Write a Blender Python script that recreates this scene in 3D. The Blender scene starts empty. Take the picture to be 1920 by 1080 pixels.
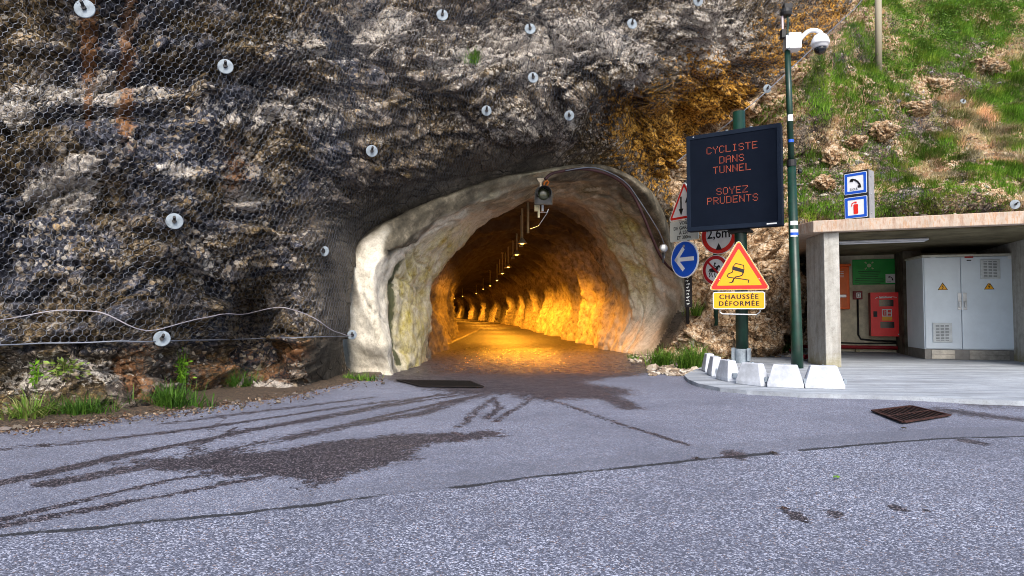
import bpy, math, random
import numpy as np
from mathutils import Vector, Matrix
random.seed(7); rng = np.random.default_rng(7)
S = bpy.context.scene; C = S.collection
R = math.radians
# ------------------------------------------------------------------ camera, sky, sun, exposure
FPX = 1180.0; PITCH = math.atan(45/FPX); CAMZ = 1.0
cd = bpy.data.cameras.new('camera'); cam = bpy.data.objects.new('camera', cd); C.objects.link(cam)
cd.sensor_width = 36; cd.lens = FPX/1920*36; cd.clip_start = .05; cd.clip_end = 500
cam.location = (0, 0, CAMZ); cam.rotation_euler = (R(90)+PITCH, 0, 0)
S.camera = cam
W_ = bpy.data.worlds.new('World'); S.world = W_; W_.use_nodes = True
nt = W_.node_tree; bg = nt.nodes['Background']
sky = nt.nodes.new('ShaderNodeTexSky'); sky.sky_type = 'NISHITA'; sky.sun_disc = False
SUN_EL, SUN_AZ = R(42), R(170)
sky.sun_elevation = SUN_EL; sky.sun_rotation = SUN_AZ
sky.air_density = 1.0; sky.dust_density = 2.5
nt.links.new(sky.outputs[0], bg.inputs[0]); bg.inputs[1].default_value = .14
sl = bpy.data.lights.new('sun', 'SUN'); sun = bpy.data.objects.new('sun', sl); C.objects.link(sun)
sl.energy = 1.9; sl.angle = R(24); sl.color = (1, .95, .87)
sd = Vector((math.sin(SUN_AZ)*math.cos(SUN_EL), math.cos(SUN_AZ)*math.cos(SUN_EL), math.sin(SUN_EL)))
sun.rotation_euler = sd.to_track_quat('Z', 'Y').to_euler()
S.view_settings.view_transform = 'Standard'; S.view_settings.look = 'None'
S.view_settings.exposure = 1.0; S.view_settings.gamma = 1
S.cycles.max_bounces = 5; S.cycles.diffuse_bounces = 3; S.cycles.glossy_bounces = 2
S.cycles.use_denoising = True; S.cycles.filter_width = 1.0; S.cycles.denoising_prefilter = 'ACCURATE'
# ------------------------------------------------------------------ picture point -> place
CP, SP = math.cos(PITCH), math.sin(PITCH)
def ray(px, py):
    a = (px-960)/FPX; b = (540-py)/FPX
    return np.array([a, CP-b*SP, SP+b*CP])
def P(px, py, Y):
    d = ray(px, py); return Vector(d/d[1]*Y)+Vector((0, 0, CAMZ))
def G(px, py, z=0.0):
    d = ray(px, py); return Vector(d*(z-CAMZ)/d[2])+Vector((0, 0, CAMZ))
def proj(p):                                     # (n,3) -> px,py
    p = np.asarray(p, float); x = p[:, 0]; y = p[:, 1]; z = p[:, 2]-CAMZ
    f = y*CP+z*SP; u = -y*SP+z*CP
    return 960+FPX*x/f, 540-FPX*u/f
def onplane(px, py, p0, n):
    d = Vector(ray(px, py)); o = Vector((0, 0, CAMZ))
    return o+d*((Vector(p0)-o).dot(n)/d.dot(n))
# ------------------------------------------------------------------ noise
def _hash(ix, iy, iz, s):
    h = (ix.astype(np.int64)*374761393+iy.astype(np.int64)*668265263+iz.astype(np.int64)*2147483647+s*974634777) & 0xffffffff
    h = (h ^ (h >> 13))*1274126177 & 0xffffffff
    h = (h ^ (h >> 16))*2246822519 & 0xffffffff
    return ((h ^ (h >> 15)) & 0xffffff)/float(0xffffff)
def vnoise(p, s=0):
    i = np.floor(p); f = p-i; f = f*f*f*(f*(f*6-15)+10); i = i.astype(np.int64)
    x, y, z = i[:, 0], i[:, 1], i[:, 2]; fx, fy, fz = f[:, 0], f[:, 1], f[:, 2]
    def c(a, b, d): return _hash(x+a, y+b, z+d, s)
    x00 = c(0,0,0)*(1-fx)+c(1,0,0)*fx; x10 = c(0,1,0)*(1-fx)+c(1,1,0)*fx
    x01 = c(0,0,1)*(1-fx)+c(1,0,1)*fx; x11 = c(0,1,1)*(1-fx)+c(1,1,1)*fx
    return (x00*(1-fy)+x10*fy)*(1-fz)+(x01*(1-fy)+x11*fy)*fz
def fbm(p, oct=4, s=0, gain=.5):
    a = 1; t = 0; n = 0
    for k in range(oct):
        t = t+a*vnoise(p*2**k, s+k*17); n += a; a *= gain
    return t/n                                    # 0..1, mean .5
def facet(p, s=0, tilt=1.0):                      # broken-rock blocks: tilted plane per cell
    i = np.floor(p).astype(np.int64); best = np.full(len(p), 9e9); b2 = best.copy(); val = np.zeros(len(p))
    for a in (-1, 0, 1):
        for b in (-1, 0, 1):
            for c in (-1, 0, 1):
                x, y, z = i[:, 0]+a, i[:, 1]+b, i[:, 2]+c
                q = np.stack([x+_hash(x, y, z, s), y+_hash(x, y, z, s+1), z+_hash(x, y, z, s+2)], 1)
                dv = p-q; d = (dv**2).sum(1)
                v = (_hash(x, y, z, s+3)-.5)+tilt*(dv[:, 0]*(_hash(x, y, z, s+4)-.5)+dv[:, 2]*(_hash(x, y, z, s+5)-.5))*2
                m = d < best
                b2 = np.where(m, best, np.minimum(b2, d)); val = np.where(m, v, val); best = np.where(m, d, best)
    return val, np.sqrt(b2)-np.sqrt(best)
def sstep(a, b, x):
    t = np.clip((x-a)/(b-a), 0, 1); return t*t*(3-2*t)
def inpoly(x, y, poly):
    r = np.zeros(x.shape, bool); n = len(poly); j = n-1
    for i in range(n):
        xi, yi = poly[i]; xj, yj = poly[j]
        if yi != yj:
            r ^= ((yi > y) != (yj > y)) & (x < (xj-xi)*(y-yi)/(yj-yi)+xi)
        j = i
    return r
def segdist(x, y, line):
    d = np.full(x.shape, 1e9)
    for (x0, y0), (x1, y1) in zip(line[:-1], line[1:]):
        dx, dy = x1-x0, y1-y0; t = np.clip(((x-x0)*dx+(y-y0)*dy)/(dx*dx+dy*dy+1e-12), 0, 1)
        d = np.minimum(d, np.hypot(x-x0-t*dx, y-y0-t*dy))
    return d
# ------------------------------------------------------------------ objects
def tag(o, label=None, cat=None, group=None, kind=None):
    if label: o['label'] = label
    if cat: o['category'] = cat
    if group: o['group'] = group
    if kind: o['kind'] = kind
    return o
def link(name, me, mat, parent=None):
    o = bpy.data.objects.new(name, me); C.objects.link(o)
    if mat is not None and len(me.materials) == 0: me.materials.append(mat)
    if parent: o.parent = parent
    return o
def empty(name, loc, rz=0, label=None, cat=None, group=None):
    o = bpy.data.objects.new(name, None); C.objects.link(o); o.location = loc; o.rotation_euler = (0, 0, rz)
    return tag(o, label, cat, group)
def npmesh(name, v, f, attrs={}, smooth=True):
    v = np.asarray(v, np.float32); f = np.asarray(f, np.int32); k = f.shape[1]
    me = bpy.data.meshes.new(name)
    me.vertices.add(len(v)); me.vertices.foreach_set('co', v.ravel())
    me.loops.add(f.size); me.loops.foreach_set('vertex_index', f.ravel())
    me.polygons.add(len(f)); me.polygons.foreach_set('loop_start', np.arange(0, f.size, k, dtype=np.int32))
    me.polygons.foreach_set('use_smooth', np.full(len(f), smooth))
    for n, a in attrs.items():
        if a.ndim == 1:
            at = me.attributes.new(n, 'FLOAT', 'POINT'); at.data.foreach_set('value', a.astype(np.float32))
        else:
            at = me.attributes.new(n, 'FLOAT_COLOR', 'POINT')
            at.data.foreach_set('color', np.concatenate([a, np.ones((len(a), 1))], 1).astype(np.float32).ravel())
    me.update(); me.validate(); return me
def gridfaces(nr, nc):
    i = np.arange((nr-1)*(nc-1)); r = i//(nc-1); c = i % (nc-1); a = r*nc+c
    return np.stack([a, a+1, a+nc+1, a+nc], 1)
class MB:
    def __init__(s): s.v = []; s.f = []
    def add(s, vs, fs):
        k = len(s.v); s.v += [tuple(v) for v in vs]; s.f += [tuple(i+k for i in f) for f in fs]; return s
    def box(s, x0, x1, y0, y1, z0, z1, M=None, taper=None):
        vs = [(x0,y0,z0),(x1,y0,z0),(x1,y1,z0),(x0,y1,z0),(x0,y0,z1),(x1,y0,z1),(x1,y1,z1),(x0,y1,z1)]
        if M: vs = [M@Vector(v) for v in vs]
        return s.add(vs, [(0,3,2,1),(4,5,6,7),(0,1,5,4),(1,2,6,5),(2,3,7,6),(3,0,4,7)])
    def tube(s, pts, r, n=8, cap=True):
        pts = [Vector(p) for p in pts]; rs = r if isinstance(r, (list, tuple)) else [r]*len(pts)
        rings = []; up = None
        for i, p in enumerate(pts):
            t = (pts[min(i+1, len(pts)-1)]-pts[max(i-1, 0)]).normalized()
            if up is None: up = Vector((0, 0, 1)) if abs(t.z) < .9 else Vector((0, 1, 0))
            a = t.cross(up).normalized(); b = a.cross(t).normalized(); up = b
            rings.append([p+a*rs[i]*math.cos(2*math.pi*k/n)+b*rs[i]*math.sin(2*math.pi*k/n) for k in range(n)])
        vs = [v for q in rings for v in q]; fs = []
        for i in range(len(pts)-1):
            for k in range(n):
                a = i*n+k; b = i*n+(k+1) % n; fs.append((a, b, b+n, a+n))
        if cap: fs.append(tuple(range(n))[::-1]); fs.append(tuple((len(pts)-1)*n+k for k in range(n)))
        return s.add(vs, fs)
    def lathe(s, prof, n=24, M=None, axis='z'):     # prof: (r,h)
        vs = []
        for r, h in prof:
            for k in range(n):
                a = 2*math.pi*k/n; v = Vector((r*math.cos(a), r*math.sin(a), h))
                if axis == 'y': v = Vector((v.x, -v.z, v.y))
                vs.append(M@v if M else v)
        fs = []
        for i in range(len(prof)-1):
            for k in range(n):
                a = i*n+k; b = i*n+(k+1) % n; fs.append((a, b, b+n, a+n))
        fs.append(tuple(range(n))[::-1]); fs.append(tuple((len(prof)-1)*n+k for k in range(n)))
        return s.add(vs, fs)
    def plate(s, poly, y0, y1):                     # outline (x,z) facing -y; front at y0, back at y1
        n = len(poly); vs = [(x, y0, z) for x, z in poly]+[(x, y1, z) for x, z in poly]
        fs = [tuple(range(n)), tuple(range(n, 2*n))[::-1]]+[(i, i+n, (i+1) % n+n, (i+1) % n) for i in range(n)]
        return s.add(vs, fs)
    def ring(s, outer, inner, y0, y1):
        n = len(outer); vs = [(x, y0, z) for x, z in outer]+[(x, y0, z) for x, z in inner]+[(x, y1, z) for x, z in outer]+[(x, y1, z) for x, z in inner]
        fs = []
        for i in range(n):
            j = (i+1) % n
            fs += [(i, j, j+n, i+n), (i+2*n, i+3*n, j+3*n, j+2*n), (i, i+2*n, j+2*n, j), (i+n, j+n, j+3*n, i+3*n)]
        return s.add(vs, fs)
    def build(s, name, mat, parent=None, smooth=False, bevel=0, seg=2):
        me = bpy.data.meshes.new(name); me.from_pydata(s.v, [], s.f); me.update()
        o = link(name, me, mat, parent)
        if smooth: me.polygons.foreach_set('use_smooth', [len(p.vertices) == 4 for p in me.polygons])
        if bevel:
            m = o.modifiers.new('bevel', 'BEVEL'); m.width = bevel; m.segments = seg; m.limit_method = 'ANGLE'; m.angle_limit = R(35)
        return o
def circ(r, n=40, cx=0, cz=0): return [(cx+r*math.cos(2*math.pi*k/n), cz+r*math.sin(2*math.pi*k/n)) for k in range(n)]
def rrect(w, h, r, cx=0, cz=0, n=5):
    o = []
    for sx, sz, a0 in ((1, 1, 0), (-1, 1, 90), (-1, -1, 180), (1, -1, 270)):
        for k in range(n+1):
            a = R(a0+90*k/n); o.append((cx+sx*(w/2-r)+r*math.cos(a), cz+sz*(h/2-r)+r*math.sin(a)))
    return o
def rtri(side, r, cz=0, n=5):                       # point-up triangle, rounded, centred
    h = side*math.sqrt(3)/2; o = []
    for (x, z, a0) in ((0, 2*h/3, 30), (-side/2, -h/3, 150), (side/2, -h/3, 270)):
        l = math.hypot(x, z); cx, cz_ = x*(1-2*r/l), z*(1-2*r/l)
        for k in range(n+1):
            a = R(a0+120*k/n); o.append((cx+r*math.cos(a), cz+cz_+r*math.sin(a)))
    return o
def text(s, size, x, z, y, mat, parent, name='lettering', bold=.0, align='CENTER', sx=1, depth=.0012, spacing=1):
    cu = bpy.data.curves.new('txt', 'FONT'); cu.body = s; cu.size = size; cu.align_x = align; cu.align_y = 'CENTER'
    cu.offset = bold; cu.extrude = depth; cu.resolution_u = 3; cu.space_character = spacing
    t = bpy.data.objects.new('txt', cu); C.objects.link(t)
    me = bpy.data.meshes.new_from_object(t); bpy.data.objects.remove(t)
    me.materials.clear(); me.name = name
    n = len(me.vertices); co = np.empty(n*3); me.vertices.foreach_get('co', co); co = co.reshape(-1, 3)
    out = np.stack([co[:, 0]*sx+x, -co[:, 2]+y, co[:, 1]+z], 1); me.vertices.foreach_set('co', out.ravel()); me.update()
    return link(name, me, mat, parent)
# ------------------------------------------------------------------ materials
class NT:
    def __init__(s, name, rough=.8, spec=.3, metal=0):
        s.m = bpy.data.materials.new(name); s.m.use_nodes = True; s.t = s.m.node_tree
        s.b = s.t.nodes['Principled BSDF']; s.b.inputs['Roughness'].default_value = rough
        s.b.inputs['Specular IOR Level'].default_value = spec; s.b.inputs['Metallic'].default_value = metal
        s.co = s.t.nodes.new('ShaderNodeTexCoord').outputs['Object']
    def _s(s, sock, v):
        if isinstance(v, bpy.types.NodeSocket): s.t.links.new(v, sock)
        elif isinstance(v, (tuple, list)) and len(v) == 3 and sock.type == 'RGBA': sock.default_value = (*v, 1)
        else: sock.default_value = v
    def map(s, scale, rot=(0, 0, 0)):
        n = s.t.nodes.new('ShaderNodeMapping'); s._s(n.inputs[0], s.co); n.inputs['Scale'].default_value = scale; n.inputs['Rotation'].default_value = rot; return n.outputs[0]
    def noise(s, sc, det=4, rough=.6, co=None, dist=0, color=False):
        n = s.t.nodes.new('ShaderNodeTexNoise'); s._s(n.inputs['Vector'], co or s.co)
        n.inputs['Scale'].default_value = sc; n.inputs['Detail'].default_value = det; n.inputs['Roughness'].default_value = rough; n.inputs['Distortion'].default_value = dist
        return n.outputs['Color' if color else 'Fac']
    def vor(s, sc, out='Color', feat='F1', co=None, rnd=1):
        n = s.t.nodes.new('ShaderNodeTexVoronoi'); n.feature = feat; s._s(n.inputs['Vector'], co or s.co); n.inputs['Scale'].default_value = sc; n.inputs['Randomness'].default_value = rnd
        return n.outputs[out]
    def math(s, op, a, b=0.0, c=0.0, clamp=False):
        n = s.t.nodes.new('ShaderNodeMath'); n.operation = op; n.use_clamp = clamp
        s._s(n.inputs[0], a); s._s(n.inputs[1], b); s._s(n.inputs[2], c); return n.outputs[0]
    def rng(s, v, a, b, c=0.0, d=1.0):
        n = s.t.nodes.new('ShaderNodeMapRange'); n.clamp = True; s._s(n.inputs[0], v)
        for k, x in enumerate((a, b, c, d)): s._s(n.inputs[k+1], x)
        return n.outputs[0]
    def mix(s, f, a, b, mode='MIX'):
        n = s.t.nodes.new('ShaderNodeMix'); n.data_type = 'RGBA'; n.blend_type = mode
        s._s(n.inputs[0], f); s._s(n.inputs[6], a); s._s(n.inputs[7], b); return n.outputs[2]
    def ramp(s, f, stops):
        n = s.t.nodes.new('ShaderNodeValToRGB'); s._s(n.inputs[0], f); e = n.color_ramp.elements
        while len(e) < len(stops): e.new(.5)
        for k, (p, c) in enumerate(stops): e[k].position = p; e[k].color = (*c, 1)
        return n.outputs[0]
    def attr(s, name, out='Fac'):
        n = s.t.nodes.new('ShaderNodeAttribute'); n.attribute_name = name; return n.outputs[out]
    def sep(s, v):
        n = s.t.nodes.new('ShaderNodeSeparateXYZ'); s._s(n.inputs[0], v); return n.outputs
    def bump(s, h, st=.5, d=.02):
        n = s.t.nodes.new('ShaderNodeBump'); s._s(n.inputs['Height'], h); n.inputs['Strength'].default_value = st; n.inputs['Distance'].default_value = d
        s._s(s.b.inputs['Normal'], n.outputs[0])
    def out(s, col=None, rough=None):
        if col is not None: s._s(s.b.inputs['Base Color'], col)
        if rough is not None: s._s(s.b.inputs['Roughness'], rough)
        return s.m
def paint(name, col, rough=.45, spec=.4, metal=0, dirt=.15, sc=6, bump=0.0):
    n = NT(name, rough, spec, metal); f = n.noise(sc, 6, .7)
    dk = tuple(c*(1-dirt*1.6) for c in col); lt = tuple(min(1, c*(1+dirt*.35)) for c in col)
    if bump: n.bump(n.noise(sc*20, 3), bump, .003)
    return n.out(n.mix(n.rng(f, .35, .65), dk, lt), n.rng(f, .3, .7, min(1, rough+.12), rough))
def glow(name, col, st, base=None):
    n = NT(name, .5); n.b.inputs['Emission Color'].default_value = (*col, 1); n.b.inputs['Emission Strength'].default_value = st
    return n.out(base or col)
def stone_mat():                                    # cliff and bank share the recipe; patches come from the rock itself (attributes)
    n = NT('rock', .82, .25)
    warp = n.t.nodes.new('ShaderNodeVectorMath'); warp.operation = 'ADD'
    sc = n.t.nodes.new('ShaderNodeVectorMath'); sc.operation = 'SCALE'; n._s(sc.inputs[0], n.noise(6, 3, .6, color=True)); sc.inputs['Scale'].default_value = .045
    n._s(warp.inputs[0], n.co); n._s(warp.inputs[1], sc.outputs[0]); wc = warp.outputs[0]
    big = n.noise(.55, 5, .62); mid = n.noise(3.2, 6, .7); fine = n.noise(15, 5, .78); grit = n.noise(48, 3, .75)
    base = n.ramp(mid, [(.34, (.012, .010, .010)), (.43, (.065, .050, .040)), (.50, (.14, .108, .082)), (.58, (.27, .22, .18)), (.68, (.50, .44, .38))])
    olive = n.ramp(fine, [(.36, (.012, .008, .003)), (.48, (.080, .050, .015)), (.57, (.21, .135, .045)), (.68, (.44, .33, .16))])
    blue = n.ramp(fine, [(.36, (.010, .012, .018)), (.48, (.042, .045, .066)), (.57, (.115, .118, .150)), (.68, (.34, .33, .38))])
    col = n.mix(n.rng(n.math('ADD', n.attr('warm'), n.rng(big, .35, .65, -.6, .6)), .36, .76), blue, base)
    col = n.mix(n.math('MULTIPLY', n.rng(n.noise(1.1, 6, .68, dist=.6), .48, .56), .82), col, olive)
    # broken pale clasts, coarse and fine, only in some beds
    beds = n.rng(n.noise(1.3, 4, .6), .42, .60)
    v1 = n.sep(n.vor(11, co=wc)); e1 = n.rng(n.vor(11, 'Distance', 'F1', co=wc), .50, .36)
    m1 = n.math('MULTIPLY', n.math('MULTIPLY', n.rng(n.math('ADD', v1[0], n.math('MULTIPLY', n.attr('clast'), .45)), .76, .80), e1), n.rng(beds, 0, 1, .25, 1))
    v2 = n.sep(n.vor(27, co=wc)); m2 = n.math('MULTIPLY', n.rng(n.math('ADD', v2[0], n.math('MULTIPLY', n.attr('clast'), .4)), .72, .78), n.rng(beds, 0, 1, .2, 1))
    pale = n.mix(v2[1], (.46, .32, .17), (.74, .69, .62))
    col = n.mix(n.math('MULTIPLY', m2, .8), col, pale); col = n.mix(m1, col, n.mix(v1[1], (.52, .35, .17), (.80, .74, .66)))
    col = n.mix(n.rng(v2[2], .72, .8, 0, .6), col, (.018, .017, .017))
    ed = n.vor(4.2, 'Distance', 'DISTANCE_TO_EDGE', co=wc); ed2 = n.vor(12, 'Distance', 'DISTANCE_TO_EDGE', co=wc)
    ck = n.math('MULTIPLY', n.rng(ed, .035, .0), n.rng(mid, .4, .55)); ck2 = n.math('MULTIPLY', n.rng(ed2, .05, .0), n.rng(big, .4, .6))
    # patches
    pa = n.math('ADD', n.attr('pale'), n.rng(n.math('ADD', n.math('MULTIPLY', fine, .6), n.math('MULTIPLY', mid, .4)), .3, .7, -.7, .7))
    col = n.mix(n.rng(pa, .12, .3), col, n.ramp(fine, [(.34, (.12, .10, .08)), (.46, (.42, .37, .33)), (.58, (.70, .64, .56)), (.68, (.88, .84, .77))]))
    ru = n.math('ADD', n.attr('rust'), n.rng(fine, .3, .7, -.6, .6))
    col = n.mix(n.rng(ru, .1, .45, 0, .85), col, n.ramp(mid, [(.35, (.13, .05, .02)), (.55, (.34, .15, .05)), (.7, (.52, .30, .14))]))
    og = n.math('ADD', n.attr('ochre'), n.rng(n.noise(9, 5, .7), .3, .7, -.7, .7))
    col = n.mix(n.rng(og, .15, .35), col, n.ramp(n.noise(14, 5, .75), [(.39, (.022, .012, .005)), (.46, (.19, .085, .012)), (.54, (.66, .31, .022)), (.66, (.92, .62, .20))]))
    tn = n.math('ADD', n.attr('tan'), n.rng(fine, .3, .7, -.3, .3))
    col = n.mix(n.rng(tn, .4, .6), col, n.ramp(n.noise(8, 6, .75, dist=.5), [(.34, (.05, .025, .012)), (.42, (.26, .14, .065)), (.48, (.52, .33, .18)), (.56, (.76, .57, .38)), (.66, (.92, .84, .72))]))
    mo = n.math('ADD', n.attr('moss'), n.rng(fine, .3, .7, -.35, .35))
    col = n.mix(n.rng(mo, .4, .65, 0, .85), col, n.ramp(grit, [(.35, (.03, .05, .01)), (.6, (.13, .17, .03))]))
    sh = n.attr('smooth')
    col = n.mix(sh, col, n.ramp(n.noise(2.5, 6, .7), [(.35, (.035, .030, .024)), (.65, (.13, .11, .085))]))
    col = n.mix(n.rng(grit, .3, .6, .5, 0), col, (.02, .018, .015))
    col = n.mix(n.math('MULTIPLY', ck, .9), col, (.008, .007, .006)); col = n.mix(n.math('MULTIPLY', ck2, .75), col, (.010, .009, .008))
    h = n.math('ADD', n.math('MULTIPLY', fine, 1.0), n.math('MULTIPLY', grit, .3)); h = n.math('SUBTRACT', h, n.math('ADD', n.math('MULTIPLY', ck, .8), n.math('MULTIPLY', ck2, .5))); h = n.math('ADD', h, n.math('MULTIPLY', m1, .5))
    n.bump(h, .9, .05)
    return n.out(col, n.rng(fine, .3, .7, .9, .62))
# ================================================================== THE ROCK FACE AND THE BANK
def TC(px, py, Y): p = P(px, py, Y); return (p.x/Y, p.z, Y)
def TG(px, py, z=0): p = G(px, py, z); return (p.x/p.y, z, p.y)
CT = [TG(0, 790), TG(300, 762), TG(560, 735), TG(655, 705), (-1.07, 0, 5.1), (-1.6, 0, 3.6), (-1.6, 6, 4.2), (-1.6, 13, 5.6), (-1.07, 4, 5.5), (-.8, 13, 8.5),
 TC(0, 645, 6.02), TC(0, 300, 6.0), TC(0, 0, 6.3), TC(158, 20, 6.5), TC(420, 128, 7.4), TC(301, 637, 6.85), TC(326, 415, 7.0), TC(605, 470, 8.4), TC(560, 637, 8.05),
 TC(695, 284, 9.0), TC(657, 627, 9.4), TC(827, 30, 9.4), TC(911, 209, 9.6), TC(992, 58, 10.1), TC(997, 148, 10.0), TC(1066, 216, 10.4), TC(1183, 47, 11.0), TC(1250, 170, 11.2),
 TC(680, 450, 9.9), TC(760, 392, 10.3), TC(880, 345, 10.8), TC(1010, 315, 11.5), TC(1130, 308, 12.2), TC(1218, 360, 13.1), TC(1266, 480, 14.1), TC(1290, 570, 14.4),
 TG(1225, 668), TG(1262, 676), TG(1300, 690), TG(1335, 688), TC(1300, 640, 12.9), TC(1330, 600, 13.6), TC(1400, 620, 13.8), TG(1430, 668), TG(1500, 655),
 TC(1270, 230, 13.2), TC(1340, 170, 13.8), TC(1270, 330, 13.8), TC(1330, 440, 14.6), TC(1420, 480, 14.6), TC(1480, 560, 14.9), TC(1500, 440, 15.2), TC(1490, 380, 15.4),
 TC(1435, 166, 14.6), TC(1350, 60, 13.2), TC(1310, 3, 12.2), TC(1450, 20, 14.8), TC(1530, 80, 16.5), TC(1600, 10, 18.5), TC(1647, 108, 18.5), TC(1480, 260, 15.6),
 TC(1700, 300, 17), TC(1600, 395, 15.6), TC(1750, 390, 15.2), TC(1900, 385, 14.8), TC(1800, 190, 18.5), TC(1900, 100, 20), TC(1900, 10, 21.5), TC(1750, 60, 20.5),
 (.55, 2.0, 17.5), (.7, 2.0, 17.5), (.85, 2.0, 17), (.55, 0, 18), (.85, 0, 17.5), (1.5, 0, 14), (1.5, 3, 14), (1.5, 13, 24), (.9, 13, 24), (.5, 13, 22), (.2, 13, 14.5), (-.2, 13, 11.5), (-.4, 0.6, 9.0),
 (.02, 0, 14.6), (.1, 1, 14.8)]
CT = np.array(CT); KX, KZ = 9.0, 1.0
_a = np.stack([CT[:, 0]*KX, CT[:, 1]*KZ], 1)
def _k(d): return np.sqrt(d*d+.06)
_A = _k(np.linalg.norm(_a[:, None]-_a[None], axis=2)); n_ = len(_a)
_M = np.zeros((n_+3, n_+3)); _M[:n_, :n_] = _A+np.eye(n_)*-.01; _M[:n_, n_] = 1; _M[:n_, n_+1:] = _a; _M[n_, :n_] = 1; _M[n_+1:, :n_] = _a.T
_w = np.linalg.solve(_M, np.concatenate([CT[:, 2], [0, 0, 0]]))
def baseY(t, z):
    q = np.stack([t*KX, z*KZ], 1); r = _w[n_]+q@_w[n_+1:]
    for i in range(n_): r = r+_w[i]*_k(np.hypot(q[:, 0]-_a[i, 0], q[:, 1]-_a[i, 1]))
    return r
ts = np.concatenate([np.arange(-1.6, -.9, .012), np.arange(-.9, .97, .0026), np.arange(.97, 1.5, .02)])
zs = np.concatenate([np.arange(-.25, 7.2, .023), np.arange(7.2, 13.2, .06)])
TT, ZZ = np.meshgrid(ts, zs); nr, nc = TT.shape
tf, zf = TT.ravel(), ZZ.ravel(); Yf = baseY(tf, zf)
P0 = np.stack([tf*Yf, Yf, zf], 1)
def gnormals(p):
    g = p.reshape(nr, nc, 3); n = np.cross(np.gradient(g, axis=1), np.gradient(g, axis=0)); n /= np.linalg.norm(n, axis=2, keepdims=True)+1e-9
    return n.reshape(-1, 3)
N0 = gnormals(P0)
PX, PY = proj(P0)
# --- portal outline (outer edge of the sprayed concrete) and regions, as seen from the road
RA = [(652, 692, 10.0), (656, 560, 9.75), (676, 455, 9.8), (760, 402, 10.15), (880, 352, 10.7), (1010, 322, 11.3), (1130, 315, 12.0), (1216, 366, 12.9), (1262, 480, 13.9), (1284, 575, 14.2), (1232, 666, 14.3)]
pa2 = [(x, y) for x, y, _ in RA]
hole = inpoly(PX, PY, [(x+(950-x)*.035, y+(560-y)*.05) for x, y in pa2]+[(1215, 760), (700, 760)])
dpor = segdist(PX, PY, pa2)
# hillside region: right of the net edge
HILLP = [(1600, -900), (1600, 15), (1440, 160), (1330, 250), (1262, 330), (1262, 480), (1290, 575), (1225, 690), (1220, 900), (4000, 900), (4000, -900)]
hill = inpoly(PX, PY, HILLP)
dedge = segdist(PX, PY, HILLP[:9]); hw = np.where(hill, 1, -1)*dedge
soil = sstep(0, 60, hw)*sstep(1430, 1520, PX)                      # soft grassy slope against bare rock
w1 = P0+.35*(np.stack([fbm(P0*.9, 3, 5), fbm(P0*.9, 3, 6), fbm(P0*.9, 3, 7)], 1)-.5)
rot = np.array([[.94, 0, .34], [0, 1, 0], [-.34, 0, .94]])          # beds dip to the right
wb = (w1@rot.T)*np.array([.62, .62, 1.25])
f1, e1 = facet(wb*.85, 11); f2, e2 = facet(wb*2.1, 23); f3, e3 = facet(wb*5.2, 37); f4, e4 = facet(w1*10.5, 47)
rid = 1-np.abs(2*fbm(w1*1.0, 4, 41)-1)
low = .50*(fbm(P0*.55, 3, 3)-.5)*2+.27*f1
d = low+.21*f2+.15*f3-.10*sstep(.12, 0, e1)-.05*sstep(.1, 0, e2)+.05*(fbm(P0*14, 3, 9)-.5)+.04*f4-.02*sstep(.12, 0, e4)+.10*(fbm(P0*4.5, 3, 19)-.5)
LED = [([(-120, 50), (0, 72), (120, 95), (320, 112), (520, 128), (640, 175)], .22, .5), ([(-80, 215), (60, 202), (250, 195), (345, 190)], .20, .5),
 ([(540, 0), (640, 70), (760, 140), (900, 215)], .2, .45), ([(1010, 40), (1100, 140), (1190, 190)], .16, .4), ([(-200, 672), (0, 662), (300, 652), (560, 640)], .13, .5),
 ([(640, 440), (700, 400), (800, 350), (1000, 290), (1150, 250), (1260, 200), (1330, 140)], .36, .7), ([(380, 330), (480, 350), (600, 400)], .15, .4),
 ([(0, 300), (120, 330), (260, 350)], .12, .4), ([(760, 260), (860, 250), (960, 285)], .15, .4), ([(60, 480), (220, 500), (330, 480), (470, 560)], .12, .4)]
for ln, A, L in LED:
    xs = [p[0] for p in ln]; yl = np.interp(PX, xs, [p[1] for p in ln])+18*(fbm(P0*2.2, 3, 77)-.5)*2
    dz = (PY-yl)*Yf/FPX; fade = sstep(xs[0]-30, xs[0]+30, PX)*sstep(xs[-1]+30, xs[-1]-60, PX)
    d = d-A*fade*sstep(-.015, .03, dz)*np.exp(-np.clip(dz, 0, 9)/L)+.35*A*fade*sstep(.03, -.0, dz)*np.exp(-np.clip(-dz, 0, 9)/.25)
dh = .25*(fbm(P0*.8, 3, 51)-.5)*2+.12*f1+.08*f2*sstep(.4, .65, fbm(P0*.9, 3, 61))+.05*(fbm(P0*5, 3, 53)-.5)+.03*f3
d = d*(1-soil)+dh*soil
smooth = sstep(560, 600, PX)*sstep(670, 640, PX)*sstep(628, 645, PY)
smooth = np.maximum(smooth, .92*sstep(105, 25, dpor+60*(fbm(P0*1.5, 3, 8)-.5))*sstep(1100, 1000, PX)*(PY < 640))
smooth = np.maximum(smooth, sstep(1180, 1200, PX)*sstep(1300, 1285, PX)*sstep(560, 600, PY)*sstep(40, 10, segdist(PX, PY, [(1290, 560), (1210, 668)])))
near = 1-sstep(8, 95, dpor)
d = d*(1-.9*near)-.07*near-.12*near*sstep(760, 700, PX); low = low*(1-.85*near)
d = d*(1-.6*smooth)+.02*smooth
foot = sstep(.35, 0, zf)*(1-smooth)
d = d+.10*foot*(fbm(P0*3, 3, 88))
PR = P0+N0*d[:, None]
BACK = PR  # reused for placing things on the rock
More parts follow.
